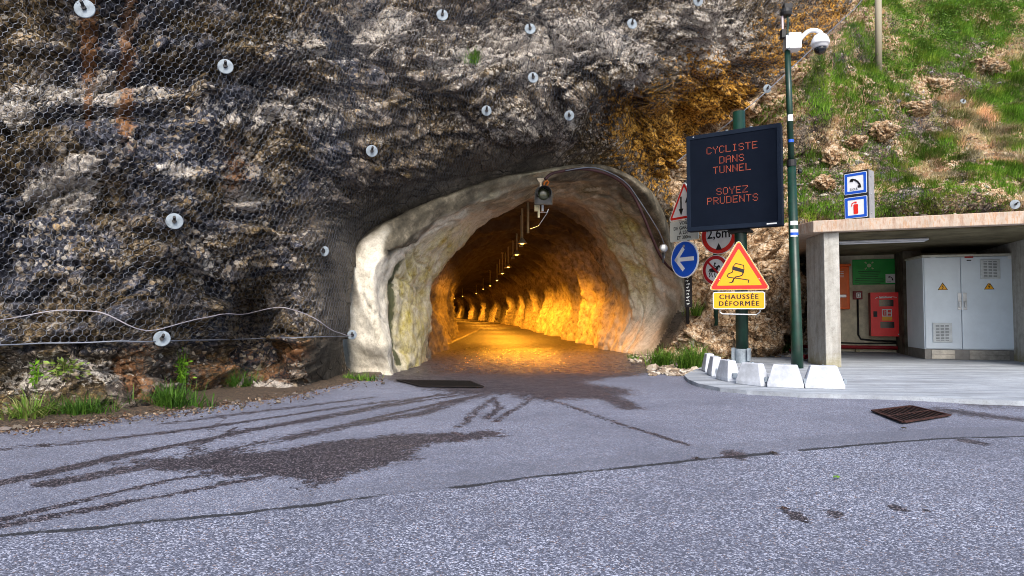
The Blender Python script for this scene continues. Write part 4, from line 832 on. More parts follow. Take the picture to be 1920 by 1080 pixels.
cz2 = b.z+hh*.5+.005; MB().plate(rrect(sz, sz, .012, mx0, cz2), -.007, -.003).build('panel', W_SIGN, e); MB().ring(rrect(sz*.95, sz*.95, .01, mx0, cz2), rrect(sz*.72, sz*.72, .008, mx0, cz2), -.010, -.008).build('border', B_SIGN, e)
m = MB(); m.plate(rrect(sz*.20, sz*.46, .015, mx0, cz2-.03), -.012, -.008); m.plate(rrect(sz*.08, sz*.08, .004, mx0, cz2+sz*.23), -.012, -.008); stroke(m, [(mx0-.01, cz2+sz*.26), (mx0-sz*.16, cz2+sz*.20), (mx0-sz*.18, cz2+sz*.08)], .014, -.012, -.008); m.build('extinguisher_symbol', R_SIGN, e)
# ================================================================== variable message board on its green pole
LED5 = dict(C='01110 10001 10000 10000 10000 10001 01110', Y='10001 10001 01010 00100 00100 00100 00100', L='10000 10000 10000 10000 10000 10000 11111', I='01110 00100 00100 00100 00100 00100 01110',
 S='01110 10001 10000 01110 00001 10001 01110', T='11111 00100 00100 00100 00100 00100 00100', E='11111 10000 10000 11110 10000 10000 11111', D='11110 10001 10001 10001 10001 10001 11110', A='01110 10001 10001 11111 10001 10001 10001',
 N='10001 11001 11001 10101 10011 10011 10001', U='10001 10001 10001 10001 10001 10001 01110', O='01110 10001 10001 10001 10001 10001 01110', Z='11111 00001 00010 00100 01000 10000 11111', P='11110 10001 10001 11110 10000 10000 10000', R='11110 10001 10001 11110 10100 10010 10001')
VF = Fr(G(1392, 680, AZ), 32); vm = VF.empty('message_board', 'large dark electronic message board on a green pole reading CYCLISTE DANS TUNNEL SOYEZ PRUDENTS', 'message board')
YF = -.32; tl = VF.at(1285.5, 254.5, YF); br = VF.at(1466, 424, YF); bl = VF.at(1289.5, 432.5, YF); tr = VF.at(1464.5, 231.5, YF)
x0, x1, z0, z1 = (tl.x+bl.x)/2, (tr.x+br.x)/2, (bl.z+br.z)/2, (tl.z+tr.z)/2
NAVY = paint('navy_casing', (.006, .012, .026), .7, .15, 0, .1, 2); SCR = paint('dark_screen', (.003, .006, .014), .8, .1, 0, .08, 2)
MB().box(x0, x1, YF+.02, YF+.22, z0, z1).build('casing', NAVY, vm, bevel=.01)
m = MB(); holed(m, x0, x1, z0, z1, [(x0+.07, x1-.07, z0+.08, z1-.08)], YF, YF+.019); m.build('frame', NAVY, vm, bevel=.003); MB().box(x0+.07, x1-.07, YF+.010, YF+.0195, z0+.08, z1-.08).build('screen', SCR, vm)
LEDM = glow('amber_led', (1, .18, .08), .30, (.03, .008, .005)); xc = VF.at(1371.5, 300, YF).x; m = MB(); PT = .0196
for row, (s_, yc) in enumerate((('CYCLISTE', 277), ('DANS', 297.3), ('TUNNEL', 315.5), ('SOYEZ', 356.5), ('PRUDENTS', 373.5))):
    zc = VF.at(1371.5, yc, YF).z; tw_ = len(s_)*6-1
    for ci, ch in enumerate(s_):
        for r_, bits in enumerate(LED5[ch].split()):
            for b_, v_ in enumerate(bits):
                if v_ == '1':
                    x_ = xc+(ci*6+b_-tw_/2+.5)*PT; z_ = zc+(3-r_)*PT; m.box(x_-.006, x_+.006, YF+.006, YF+.0095, z_-.006, z_+.006)
m.build('lettering', LEDM, vm)
MB().box(x1-.26, x1-.09, YF-.002, YF-.0005, z0+.03, z0+.055).build('badge', W_SIGN, vm); MB().plate(circ(.014, 12, x0+.14, z1-.035), YF-.006, YF-.001).build('sensor', M_TIN, vm)
zt_ = VF.loc(P(1381, 210, VF.o.y)).z; MB().tube([(0, 0, .0), (0, 0, zt_)], .112, 20).build('pole', M_GREEN, vm, True)
m = MB(); m.lathe([(.135, 0), (.135, .26), (.118, .262)], 20); [m.box(sx*.14-.02, sx*.14+.02, -.16, .0, .05, .28) for sx in (-1, 1)]; m.build('base_clamp', M_GALV, vm)
m = MB(); m.box(-.28, .28, -.10, .0, z1-.02, z1+.03); m.tube([(-.22, -.02, z1+.05), (.22, -.02, z1+.05)], .028, 8); m.box(-.2, .2, -.14, .12, z0-.06, z0-.003); m.build('bracket', M_BLACK, vm)
for sx in (-1, 1): MB().lathe([(.02, 0), (.03, .05)], 10, Matrix.Translation((sx*.22, -.04, z1+.04))).build('clamp_bolt', M_GALV, vm)
# ================================================================== yellow warning triangle and its plate
TFr = Fr(P(1386, 515, 11.45), 20); e = TFr.empty('warning_sign', 'yellow triangular warning sign with red border showing a skidding car', 'road sign')
zb = TFr.at(1386, 544).z; zh = TFr.at(1384, 452.8).z; ta = zh-zb; S0 = (ta+.045)/.866; cz = zb+S0*.2887; cx = TFr.at(1386, 544).x
def tri(s, r): return rtri(s, r, cz)
sh_ = lambda pl_: [(x+cx, z) for x, z in pl_]
MB().plate(sh_(tri(S0, .045)), 0, .03).build('panel', W_SIGN, e); MB().plate(sh_(tri(S0-.07, .035)), -.003, -.0005).build('border', R_SIGN, e); MB().plate(sh_(tri(S0-.30, .012)), -.0065, -.0035).build('field', Y_SIGN, e)
MB().ring(sh_(tri(S0-.02, .042)), sh_(tri(S0-.06, .036)), -.0062, -.004).build('edge_line', Y_SIGN, e)
sc = S0/600.; T_ = lambda l: [(cx+(x-511)*sc, zb+(738-z)*sc) for x, z in l]
m = MB(); m.plate(T_([(450, 500), (470, 497), (562, 530), (560, 560), (548, 566), (530, 556), (460, 534), (446, 528)])[::-1], -.009, -.007)
stroke(m, T_([(452, 502), (482, 466), (556, 487), (560, 530)]), 8*sc, -.009, -.007)
stroke(m, T_([(455, 532), (446, 556), (412, 570), (396, 590), (410, 606), (450, 612), (520, 622), (604, 638), (598, 662)]), 9*sc, -.009, -.007)
stroke(m, T_([(552, 562), (538, 590), (510, 598), (478, 604), (458, 628), (452, 655)]), 11*sc, -.009, -.007); stroke(m, T_([(452, 655), (415, 663)]), 8*sc, -.009, -.007); stroke(m, T_([(465, 615), (440, 660)]), 10*sc, -.009, -.007)
m.build('skidding_car_symbol', K_SIGN, e)
for sx in (-1, 1): MB().lathe([(.008, 0), (.008, .004)], 8, Matrix.Translation((cx+sx*.34, -.0065, zb+.20))@Matrix.Rotation(R(90), 4, 'X')).build('rivet', W_SIGN, e)
MB().box(-.25+cx, .25+cx, .031, .26, zb+.15, zb+.20).build('bracket', M_TIN, e)
PF = Fr(P(1386, 563, 11.47), 20); e = PF.empty('sign_plate', 'yellow plate reading CHAUSSÉE DÉFORMÉE under the warning triangle', 'road sign')
a, b = PF.at(1336.5, 547.5), PF.at(1435, 579.5); w_, h_ = b.x-a.x, a.z-b.z; cx = (a.x+b.x)/2; cz = (a.z+b.z)/2
MB().plate(rrect(w_, h_, .04, cx, cz), 0, .03).build('panel', W_SIGN, e); MB().plate(rrect(w_-.03, h_-.03, .03, cx, cz), -.003, -.0005).build('field', Y_SIGN, e)
for k_, dx_ in enumerate((-.0045, 0, .0045)):
    text('CHAUSSÉE', .120, cx+dx_, cz+h_*.20, -.005-k_*.0004, K_SIGN, e, spacing=1.25); text('DÉFORMÉE', .120, cx+dx_, cz-h_*.19, -.005-k_*.0004, K_SIGN, e, spacing=1.25)
m = MB(); m.tube([(cx-.33, .04, cz-h_/2+.02), (cx-.33, .04, cz-h_/2-.06), (cx-.28, .04, cz-h_/2-.09), (cx+.3, .04, cz-h_/2-.10), (cx+.36, .04, cz-h_/2-.05), (cx+.36, .04, cz-h_/2+.02)], .012, 8); m.box(cx-.1, cx+.1, .031, .26, cz-.03, cz+.03); m.build('bracket', M_TIN, e)
# ================================================================== round signs on the middle post
mp = P(1341, 500, 13.05); mz = 2.9
tag(MB().tube([(mp.x, mp.y, -.1), (mp.x, mp.y, 3.1)], .045, 12).build('sign_post', M_GREEN, smooth=True), 'dark green post carrying the two red ringed round signs', 'post')
f = Fr(P(1347.5, 441, 12.9), 46); e = f.empty('height_limit_sign', 'round red ringed white sign reading 2,6m, partly behind the message board', 'road sign')
r_ = .39; MB().plate(circ(r_), 0, .025).build('panel', W_SIGN, e); MB().ring(circ(r_*.97), circ(r_*.74), -.003, -.0005).build('border', R_SIGN, e)
text('2,6m', .285, 0, .03, -.004, K_SIGN, e, bold=.003, sx=.92)
m = MB(); m.plate([(0, -.16), (-.07, -.30), (.07, -.30)], -.005, -.0035); m.plate([(0, .16), (.07, .30), (-.07, .30)], -.005, -.0035); m.build('arrow_symbols', K_SIGN, e)
f = Fr(P(1341.5, 506.5, 12.92), 52); e = f.empty('no_riders_sign', 'round red ringed sign with a struck out horse rider, behind the yellow triangle', 'road sign')
r_ = .31; MB().plate(circ(r_), 0, .025).build('panel', W_SIGN, e)
hs_ = r_/172.; H_ = lambda l: [((x-262)*hs_*1.12, (524-z)*hs_) for x, z in l]      # horse and rider outline
m = MB(); m.plate(H_([(196, 520), (190, 545), (182, 540), (188, 512), (215, 500), (262, 500), (285, 478), (305, 465), (316, 480), (322, 496), (308, 498), (300, 492), (290, 520), (275, 545), (225, 545), (205, 538)])[::-1], -.006, -.0035)
for l in ([(205, 538), (192, 560), (200, 580), (186, 602)], [(225, 540), (218, 565), (228, 600)], [(270, 540), (292, 560), (284, 590)], [(262, 540), (252, 572), (262, 604)], [(250, 500), (246, 470), (262, 452)], [(255, 475), (280, 490)], [(250, 500), (262, 525), (256, 548)]): stroke(m, H_(l), 10*hs_, -.006, -.0035)
m.plate([(x, z) for x, z in circ(12*hs_, 10, *H_([(258, 447)])[0])], -.006, -.0035); m.build('rider_symbol', K_SIGN, e)
m = MB(); m.ring(circ(r_*.96), circ(r_*.74), -.009, -.0065); stroke(m, [(-r_*.56, r_*.56), (r_*.56, -r_*.56)], r_*.14, -.009, -.0065); m.build('border', DR_SIGN, e)
# ================================================================== signs on the left post
lp_ = P(1288, 500, 13.1)
po = MB().tube([(lp_.x, lp_.y, .2), (lp_.x, lp_.y, P(1283, 338, 13.1).z)], .04, 12).build('sign_post', M_BLACK, smooth=True); tag(po, 'thin dark post with a white marked sleeve below the blue arrow sign', 'post')
f = Fr(P(1289, 545, 13.03), 40); sl_ = MB(); sl_.box(f.loc(lp_).x*0-.075, .075, .02, .06, -.34, .33); o = sl_.build('sleeve', M_BLACK); o.parent = po; o.matrix_parent_inverse = Matrix.Identity(4); o.location = f.o; o.rotation_euler = (0, 0, f.rz)
m = MB(); [stroke(m, [(random.uniform(-.05, -.02), .27-k*.068), (random.uniform(.01, .05), .285-k*.068), (random.uniform(-.02, .03), .255-k*.068)], .013, .012, .019) for k in range(9)]; q = m.build('marking', W_SIGN, o)
f = Fr(P(1283, 486, 12.9), 61); e = f.empty('arrow_sign', 'round blue sign with a white arrow pointing left at the right edge of the portal', 'road sign'); r_ = .385
MB().plate(circ(r_), 0, .025).build('panel', W_SIGN, e); MB().plate(circ(r_*.94), -.003, -.0005).build('field', B_SIGN, e)
m = MB(); m.box(-.20, .27, -.006, -.0035, -.042, .042); stroke(m, [(-.03, .21), (-.22, 0), (-.03, -.20)], .085, -.0085, -.0062); m.build('arrow_symbol', W_SIGN, e); MB().plate(circ(.03, 14, 0, .27), -.014, -.0035).build('rivet', M_TIN, e)
f = Fr(P(1283, 388, 12.95), 61); e = f.empty('two_way_sign', 'white triangular sign with two vertical arrows, half hidden by the message board', 'road sign')
za = f.at(1283, 342).z; zb = f.at(1283, 411).z; S0 = (za-zb+.04)/.866; cz = zb+S0*.2887
MB().plate(rtri(S0, .04, cz), 0, .025).build('panel', W_SIGN, e); MB().ring(rtri(S0-.06, .035, cz), rtri(S0-.22, .012, cz), -.003, -.0005).build('border', R_SIGN, e)
m = MB(); stroke(m, [(-.09, cz+.20), (-.09, cz-.06)], .04, -.004, -.0015); m.plate([(-.09, cz-.18), (-.155, cz-.04), (-.025, cz-.04)], -.004, -.0015); stroke(m, [(.09, cz-.17), (.09, cz+.09)], .04, -.004, -.0015); m.plate([(.09, cz+.21), (.155, cz+.07), (.025, cz+.07)][::-1], -.004, -.0015); m.build('arrow_symbols', K_SIGN, e)
f = Fr(P(1282, 432, 12.95), 61); e = f.empty('sign_plate', 'off white plate reading VOIE DE GARAGE À 250 ET 300m under the two way triangle', 'road sign')
z1 = f.at(1282, 412.5).z; z0 = f.at(1282, 451.5).z; wd_ = .80; pm = signpaint('plate_white', (.60, .63, .58)); MB().plate(rrect(wd_, z1-z0, .03, 0, (z0+z1)/2), 0, .02).build('panel', pm, e)
for k, s_ in enumerate(('VOIE', 'DE GARAGE', 'À 250', 'ET 300m')): text(s_, .098, 0, z1-.06-k*.100, -.003, K_SIGN, e, bold=.0015, sx=1.1)
# ================================================================== camera mast
mb = G(1495, 690, AZ); YM = mb.y; mast = empty('camera_mast', mb, 0, 'slender dark green two stage mast between the message board and the shelter', 'mast')
M_ = lambda px, py: P(px, py, YM)-mb
j = M_(1484, 308); t_ = M_(1475.5, 70); MB().tube([(0, 0, 0), (0, 0, .3), j], [.098, .094, .068], 18).build('lower_pole', M_GREEN, mast, True); MB().tube([j, t_], [.052, .048], 16).build('upper_pole', M_GREEN, mast, True)
dv = (t_-j).normalized(); MB().tube([j-dv*.04, j+dv*.07], .078, 18).build('collar', M_BLACK, mast)
p_ = M_(1490, 322); MB().lathe([(.001, 0), (.035, 0), (.03, .05), (.001, .06)], 12, Matrix.Translation(p_+Vector((.05, -.03, 0)))@Matrix.Rotation(R(90), 4, 'Y')).build('knob', M_BLACK, mast)
for px, py, h, c in ((1481.5, 222, .11, W_SIGN), (1481, 265, .05, B_SIGN), (1485.5, 419, .07, W_SIGN), (1485.3, 437.5, .13, W_SIGN), (1485.3, 439, .045, B_SIGN)):
    a = M_(px, py); s_ = .058 if py < 305 else .082; a2 = Vector((j.x*(a.z/j.z), 0, a.z)) if py > 305 else j+(t_-j)*((a.z-j.z)/(t_.z-j.z))
    ex = .004 if c is B_SIGN and py > 400 else .001; rr_ = (.053 if py < 305 else .0945-.026*(a.z/j.z))+ex; m = MB(); an = [R(x) for x in range(-150, -35, 12)]
    vs = [(a2.x+rr_*math.cos(t), rr_*math.sin(t), a.z+dz) for dz in (-h/2, h/2) for t in an]; kk = len(an); m.add(vs, [(i, i+1, i+1+kk, i+kk) for i in range(kk-1)]); m.build('sticker', c, mast)
tl_ = P(1473, 20, YM)
e = empty('mast_beacon', P(1474, 30, YM), 0, 'small black beacon and antenna fixed at the very top of the green mast', 'beacon')
m = MB(); m.lathe([(.001, .0), (.085, .0), (.10, .05), (.085, .12), (.001, .13)], 16); m.box(-.05, .09, -.06, .05, .10, .20); m.build('housing', M_BLACK, e, bevel=.006)
MB().tube([(-.065, 0, .02), (-.065, 0, -.25)], .017, 8).build('antenna', paint('pinkish_white', (.62, .52, .55), .5), e); MB().box(-.10, -.02, -.05, .05, -.40, -.25).build('receiver', M_BLACK, e, bevel=.006); MB().tube([(.02, 0, .01), (.03, 0, -.12), (.02, .02, -.42)], .018, 8).build('stem', M_GREEN, e)
e = empty('security_camera', P(1490, 79, YM-.05), R(-6), 'white dome security camera on a curved arm at the top of the mast', 'camera'); WH = paint('camera_white', (.76, .77, .80), .35, .45, 0, .05, 4)
m = MB(); m.box(-.12, .09, -.09, .12, -.14, .14); m.build('mount_box', WH, e, bevel=.018); MB().box(-.165, -.121, -.07, .1, -.13, .10).build('bracket', M_TIN, e, bevel=.005)
arm = catm([(.06, 0, .0), (.12, 0, .08), (.22, 0, .17), (.33, 0, .19), (.42, 0, .15), (.45, 0, .09)], 6); MB().tube(arm, .038, 12).build('arm', WH, e, True)
MB().lathe([(.001, .13), (.06, .125), (.10, .10), (.135, .04), (.15, -.02), (.15, -.05), (.145, -.055), (.13, -.06), (.125, -.10), (.10, -.115), (.001, -.115)], 28, Matrix.Translation((.42, 0, -.01))).build('dome_housing', WH, e, True)
MB().lathe([(.10, -.0), (.098, -.03), (.08, -.07), (.045, -.095), (.001, -.105)], 24, Matrix.Translation((.42, 0, -.127))).build('dome_lens', paint('smoked_dome', (.01, .012, .016), .08, .7), e, True)
# ================================================================== white kerb blocks
BL = [(1333, 697, 'smallest looking white concrete block, at the far left end of the curved row'), (1345, 705, 'second white concrete block from the far left end of the curved row'), (1369, 714.5, 'white concrete block just left of the one in front of the message board pole'),
 (1416, 723, 'white concrete block in front of the message board pole'), (1478, 727.5, 'white concrete block in front of the camera mast'), (1550, 729.5, 'white concrete block in front of the shelter pillar, last of the row')]
bp = [G(x, y, AZ)+Vector((0, .08, 0)) for x, y, _ in BL]; M_BLK = paint('block_white', (.54, .57, .63), .7, .3, 0, .2, 5, .15)
for i, (x, y, lb) in enumerate(BL):
    a = bp[max(i-1, 0)]; b = bp[min(i+1, 5)]; t = (b-a); e = empty('kerb_block', bp[i], math.atan2(t.y, t.x)+random.uniform(-.05, .05), lb, 'concrete block', 'curved row of white concrete blocks on the pavement')
    Lb, Wb, Wt, Hh = (.17, .18, .19, .197, .212, .228)[i], .095, .055, .285; Lt = Lb*.66; r4 = lambda l, w, z: [(-l, -w, z), (l, -w, z), (l, w, z), (-l, w, z)]
    m = MB(); vs = r4(Lb, Wb, 0)+r4(Lb, Wb, .05)+r4(Lt, Wt, Hh); fs = [(0, 3, 2, 1), (8, 9, 10, 11)]+[(k*4+q, k*4+(q+1) % 4, k*4+4+(q+1) % 4, k*4+4+q) for k in (0, 1) for q in range(4)]; m.add(vs, fs); m.build('block', M_BLK, e, bevel=.012, seg=3)
    m = MB(); m.tube([(0, -.02, Hh-.002), (0, .02, Hh-.002)], .012, 8); m.box(Lb, Lb+.03, -.03, .03, .06, .12); m.build('connector', M_GALV, e)
# post up on the slope
q = P(1647, 108, 18.0); tag(MB().tube([q-Vector((0, 0, .5)), P(1646, -60, 18.0)], .09, 10).build('fence_post', NT('weathered_wood', .85).out((.30, .27, .20)), smooth=True), 'pale weathered round post standing at the top of the grassy slope', 'post')
# ================================================================== boulders at the foot of the bank
def boulder(px, py, wpx, hpx, Y, label, seed, name='boulder'):
    c = P(px, py, Y); import bmesh
    bm = bmesh.new(); bmesh.ops.create_icosphere(bm, subdivisions=5, radius=1); v = np.array([x.co[:] for x in bm.verts]); f = np.array([[q.index for q in t.verts] for t in bm.faces]); bm.free()
    s = np.array([wpx*Y/FPX/2, wpx*Y/FPX/2*.8, hpx*Y/FPX/2]); f1_, e1_2 = facet(v*1.1+seed*3, seed); f2_, _ = facet(v*2.6+seed*5, seed+9); f3_, _ = facet(v*6+seed*5, seed+19)
    r = 1+.34*f1_+.20*f2_+.09*f3_-.14*sstep(.12, 0, e1_2)+.10*(fbm(v*7, 3, seed)-.5)
    w = v*r[:, None]*s; k = len(w)
    a = dict(warm=np.ones(k), clast=np.zeros(k), tan=np.full(k, .8), pale=np.full(k, -.2), rust=np.full(k, -.1), ochre=np.full(k, -.6), moss=np.full(k, -.3), smooth=np.zeros(k))
    o = link(name, npmesh(name, w, f, a), MROCK); o.location = c
    tag(o, label, 'boulder')
boulder(1322, 640, 100, 78, 12.5, 'pale tan boulder left of the message board pole behind the curved blocks', 3)
boulder(1262, 668, 42, 34, 12.6, 'small pale boulder beside the grass tufts at the right foot of the portal', 5)
boulder(1428, 628, 84, 70, 13.4, 'brown boulder between the message board pole and the camera mast', 8)
boulder(1375, 648, 60, 40, 12.9, 'low rough boulder just behind the message board pole', 12)
boulder(1474, 560, 80, 110, 14.2, 'tall reddish brown boulder behind the camera mast', 15)
for px_0, py_0, w0, h0, Y0, lb in ((1652, 246, 60, 34, 17.3, 'pale tan rock in the middle of the stony run on the slope'), (1712, 205, 66, 30, 18.2, 'long pinkish rock just above the middle of the stony run'), (1560, 296, 46, 46, 16.2, 'reddish rock low on the slope right of the camera mast'),
  (1598, 268, 50, 30, 16.6, 'grey tan rock lower left of the rock in the middle of the stony run'), (1760, 165, 50, 34, 18.9, 'tan rock high in the stony run below the green grass band'), (1545, 345, 44, 30, 15.9, 'small orange tinted rock on the slope left of the symbol box'), (1850, 130, 70, 36, 19.6, 'pale rock near the right edge of the slope below the undergrowth')):
    sp_, sn_ = surf(px_0, py_0); boulder(px_0, py_0, w0, h0, sp_.y-.02, lb, int(px_0) % 37, 'rock')
# ================================================================== plants
def leafmat(name):
    n = NT(name, .6, .25); n.b.inputs['Subsurface Weight'].default_value = 0
    n._s(n.b.inputs['Base Color'], n.attr('bc', 'Color')); tr = n.t.nodes.new('ShaderNodeBsdfTranslucent'); n._s(tr.inputs[0], n.attr('bc', 'Color')); mx = n.t.nodes.new('ShaderNodeMixShader'); mx.inputs[0].default_value = .25
    n.t.links.new(n.b.outputs[0], mx.inputs[1]); n.t.links.new(tr.outputs[0], mx.inputs[2]); n.t.links.new(mx.outputs[0], n.t.nodes['Material Output'].inputs[0]); return n.m
M_LEAF = leafmat('grass_blades')
def blades(pos, nb, h, spread, droop, width, cols, down=None, seed=1, lean=.5):
    r = np.random.default_rng(seed); n = len(pos)*nb; p = np.repeat(pos, nb, 0).astype(float)
    hh = (np.repeat(h, nb) if np.ndim(h) else np.full(n, h))*r.uniform(.55, 1.2, n)
    an = r.uniform(0, 2*np.pi, n); rad = np.abs(r.normal(0, 1, n))*(np.repeat(spread, nb) if np.ndim(spread) else spread)
    out = np.stack([np.cos(an), np.sin(an), 0*an], 1); p = p+out*rad[:, None]
    l = r.uniform(.2, 1, n)*lean; dn = np.zeros((n, 3)) if down is None else np.repeat(down, nb, 0)
    pts = []
    for t in (0, .35, .7, 1.0):
        q = p+np.array([0, 0, 1])*(hh*t*(1-droop*t*.6*l))[:, None]+out*(hh*l*t**1.6)[:, None]+dn*(hh*t*t*.7)[:, None]
        q[:, 2] -= hh*droop*l*t**3*.5; pts.append(q)
    side = np.stack([-np.sin(an+r.normal(0, .8, n)), np.cos(an), 0*an], 1); w = width*r.uniform(.6, 1.3, n)
    V = np.stack([x for t, q in zip((1, .85, .5, .06), pts) for x in (q-side*(w*t/2)[:, None], q+side*(w*t/2)[:, None])], 1).reshape(-1, 3)
    b = np.arange(n)[:, None]*8; F = np.concatenate([b+np.array([[0, 1, 3, 2]]), b+np.array([[2, 3, 5, 4]]), b+np.array([[4, 5, 7, 6]])])
    c = np.array(cols); ci = c[r.integers(0, len(c), n)] if c.ndim == 2 else c[np.repeat(np.arange(len(pos)), nb), r.integers(0, c.shape[1], n)]
    ci = ci*r.uniform(.7, 1.35, (n, 1)); cc_ = np.repeat(ci, 8, 0); return V, F, cc_
def bmesh_(name, parts):
    V, F, Cc, k = [], [], [], 0
    for v, f, c in parts: V.append(v); F.append(f+k); Cc.append(c); k += len(v)
    return npmesh(name, np.concatenate(V), np.concatenate(F), dict(bc=np.concatenate(Cc)))
GRN = [(.06, .145, .012), (.105, .225, .018), (.17, .29, .04), (.04, .105, .009)]; STR = [(.52, .45, .26), (.40, .34, .18), (.64, .57, .40), (.26, .24, .10)]; OLV = [(.16, .19, .05), (.24, .24, .09), (.10, .15, .03)]
HX, HY = PXR, PYR
cand = np.where(hill & (PR[:, 2] > 2.55) & (HX > 1290) & (HX < 2080) & (HY > -90) & (HY < 418))[0]
r = np.random.default_rng(5); area = Yf[cand]**2*np.where(PR[cand, 2] > 7.2, 2.6, 1)*np.where(tf[cand] > .97, 7, 1); 
hm = fbm(PR[cand]*np.array([.7, .7, 1.1])+9, 4, 91); line = fbm(PR[cand]*2.2, 3, 14)
px_, py_ = HX[cand], HY[cand]
gully = 1-sstep(20, 75, segdist(px_, py_, [(1900, 60), (1800, 150), (1740, 190), (1650, 230), (1560, 290), (1520, 350)]))   # stony run down the slope
edge = sstep(0, 45, dedge[cand]+20*(line-.5))*sstep(1370, 1480, px_+40*(line-.5)*2)
dens = np.clip((hm-.40)*6, .0, 1)*(1-.5*gully)*edge+.6*edge*(1-.6*gully)
dens = np.maximum(dens, .9*(1-sstep(20, 70, segdist(px_, py_, [(1500, 185), (1580, 165), (1660, 120), (1760, 90), (1880, 20), (1960, 60), (1700, 20)])+15*line)))
pick = r.choice(len(cand), 25000, p=(area*dens)/(area*dens).sum()); ci = cand[pick]; gp = PR[ci]
gx_, gy_ = HX[ci], HY[ci]
band_ = 1-sstep(25, 70, segdist(gx_, gy_, [(1440, 205), (1580, 165), (1660, 125), (1780, 70), (1940, 0)])); low_g = 1-sstep(15, 50, np.abs(gy_-(385-(gx_-1700)*.05)))
gn = fbm(gp*1.1+20, 3, 33)+.32*band_+.10*low_g-.10*sstep(170, 260, gy_)*sstep(1530, 1620, gx_)+.10
isg = gn > .53; mid_ = (gn > .46) & ~isg
C3 = np.array([GRN[:3], STR[:3], OLV]); cols = np.where(isg[:, None, None], C3[0][None], np.where(mid_[:, None, None], C3[2][None], C3[1][None]))
_cl = .55+1.0*sstep(.3, .7, fbm(gp*2.5, 3, 66)); cols = cols*_cl[:, None, None]*np.where(fbm(gp*4, 2, 67)[:, None, None] > .58, np.array([1.35, 1.05, 1.1]), 1.0)
down = np.tile(np.array([-.10, -.45, -.35]), (len(gp), 1))
hgt = np.where(isg, .13, .17)*r.uniform(.6, 1.3, len(gp))*(.55+1.1*sstep(.35, .7, fbm(gp*1.8, 3, 68))); sel = isg | mid_
for nm, msk, sd_ in (('grass', sel, 3), ('dry_grass', ~sel, 4)):
    v = blades(gp[msk]-N0[ci[msk]]*.02, 15, hgt[msk]*1.25, .085, .9 if nm == 'dry_grass' else .6, .013, cols[msk], down[msk]*(1.2 if nm == 'dry_grass' else .7), sd_, .7)
    tag(link(nm, bmesh_(nm, [v]), M_LEAF), 'patchy fresh green grass growing over the slope' if nm == 'grass' else 'straw coloured dry grass hanging down the slope above the shelter', 'grass', kind='stuff')
def leaves(pos, size, cols, seed):
    r = np.random.default_rng(seed); n = len(pos); a = r.normal(0, 1, (n, 3)); a[:, 2] *= .5; a /= np.linalg.norm(a, axis=1, keepdims=True); b = np.cross(a, r.normal(0, 1, (n, 3))); b /= np.linalg.norm(b, axis=1, keepdims=True)
    s = size*r.uniform(.5, 1.3, (n, 1)); V = np.stack([pos-a*s, pos-b*s*.45, pos+a*s, pos+b*s*.45], 1).reshape(-1, 3); F = np.arange(n)[:, None]*4+np.array([[0, 1, 2, 3]])
    c = np.array(cols)[r.integers(0, len(cols), n)]*r.uniform(.6, 1.4, (n, 1)); return V, F, np.repeat(c, 4, 0)
# leafy undergrowth along the top of the slope
um = (px_ > 1640) & (py_ < 150) & (line > .42) & (segdist(px_, py_, [(1660, 110), (1760, 80), (1900, 10), (2000, -40)]) < 75); uc = cand[um]; up = PR[uc[r.integers(0, len(uc), 900)]]
lp3 = np.repeat(up, 16, 0)+r.normal(0, 1, (900*16, 3))*np.array([.13, .13, .12])+np.array([0, -.05, .14])
tag(link('undergrowth', bmesh_('undergrowth', [leaves(lp3, .032, [(.08, .19, .015), (.13, .27, .03), (.05, .12, .012), (.18, .30, .05)], 6)]), M_LEAF), 'bright green leafy undergrowth along the top of the slope', 'undergrowth', kind='stuff')
def tuft(px, py, wpx, hpx, label, n=150, z=0.0, cols=GRN, onrock=False, seed=1, drop=.8, name='grass_tuft'):
    p = surf(px, py)[0] if onrock else G(px, py, z); s = p.y/FPX; rr_ = np.random.default_rng(seed); k = max(4, int(n/12))
    pos = np.stack([rr_.normal(0, wpx*s*.22, k), rr_.normal(-.02, .05, k), np.full(k, -.02)], 1)
    v = blades(pos, 14, hpx*s*1.6, .04, drop, .012, cols, None, seed, .8)
    o = link(name, bmesh_(name, [v]), M_LEAF); o.location = p+Vector((0, -.12, 0)); tag(o, label, 'grass tuft' if name == 'grass_tuft' else 'weed')
DK = [(.03, .085, .010), (.05, .12, .014), (.08, .17, .02)]
tuft(75, 786, 75, 44, 'leftmost yellowish green grass tuft at the foot of the rock face', 260, cols=OLV+GRN[1:3], seed=1)
tuft(165, 779, 110, 36, 'wide dark green grass tuft at the foot of the rock face, second from the left', 360, cols=DK, seed=2)
tuft(335, 763, 100, 40, 'largest grass tuft at the foot of the rock face, below the leafy weed', 420, cols=DK, seed=3)
tuft(460, 733, 60, 34, 'grass tuft hanging on the brown rock between the largest tuft and the portal', 240, onrock=True, cols=DK, seed=4)
tuft(678, 712, 70, 15, 'low flat grass tuft at the foot of the white portal pillar', 200, seed=5)
tuft(885, 122, 22, 22, 'tiny green tuft growing through the netting left of the upper bolt plates', 60, onrock=True, seed=6)
tuft(1243, 686, 56, 30, 'bright grass tuft on the left of the pair by the right foot of the portal', 420, seed=7)
tuft(1297, 692, 50, 42, 'bright grass tuft between the portal and the first white block', 420, seed=8)
tuft(1186, 674, 22, 12, 'very small tuft where the right portal wall meets the road', 80, seed=9)
tuft(1362, 668, 34, 26, 'grass tuft behind the white blocks left of the message board pole', 160, z=.05, seed=10)
tuft(1300, 590, 40, 26, 'green tuft on top of the pale boulder below the blue arrow sign', 160, onrock=True, seed=11)
tuft(1450, 660, 90, 22, 'straggly yellow green tuft at the back of the pavement by the camera mast', 220, z=.06, cols=OLV+GRN[:2], seed=12)
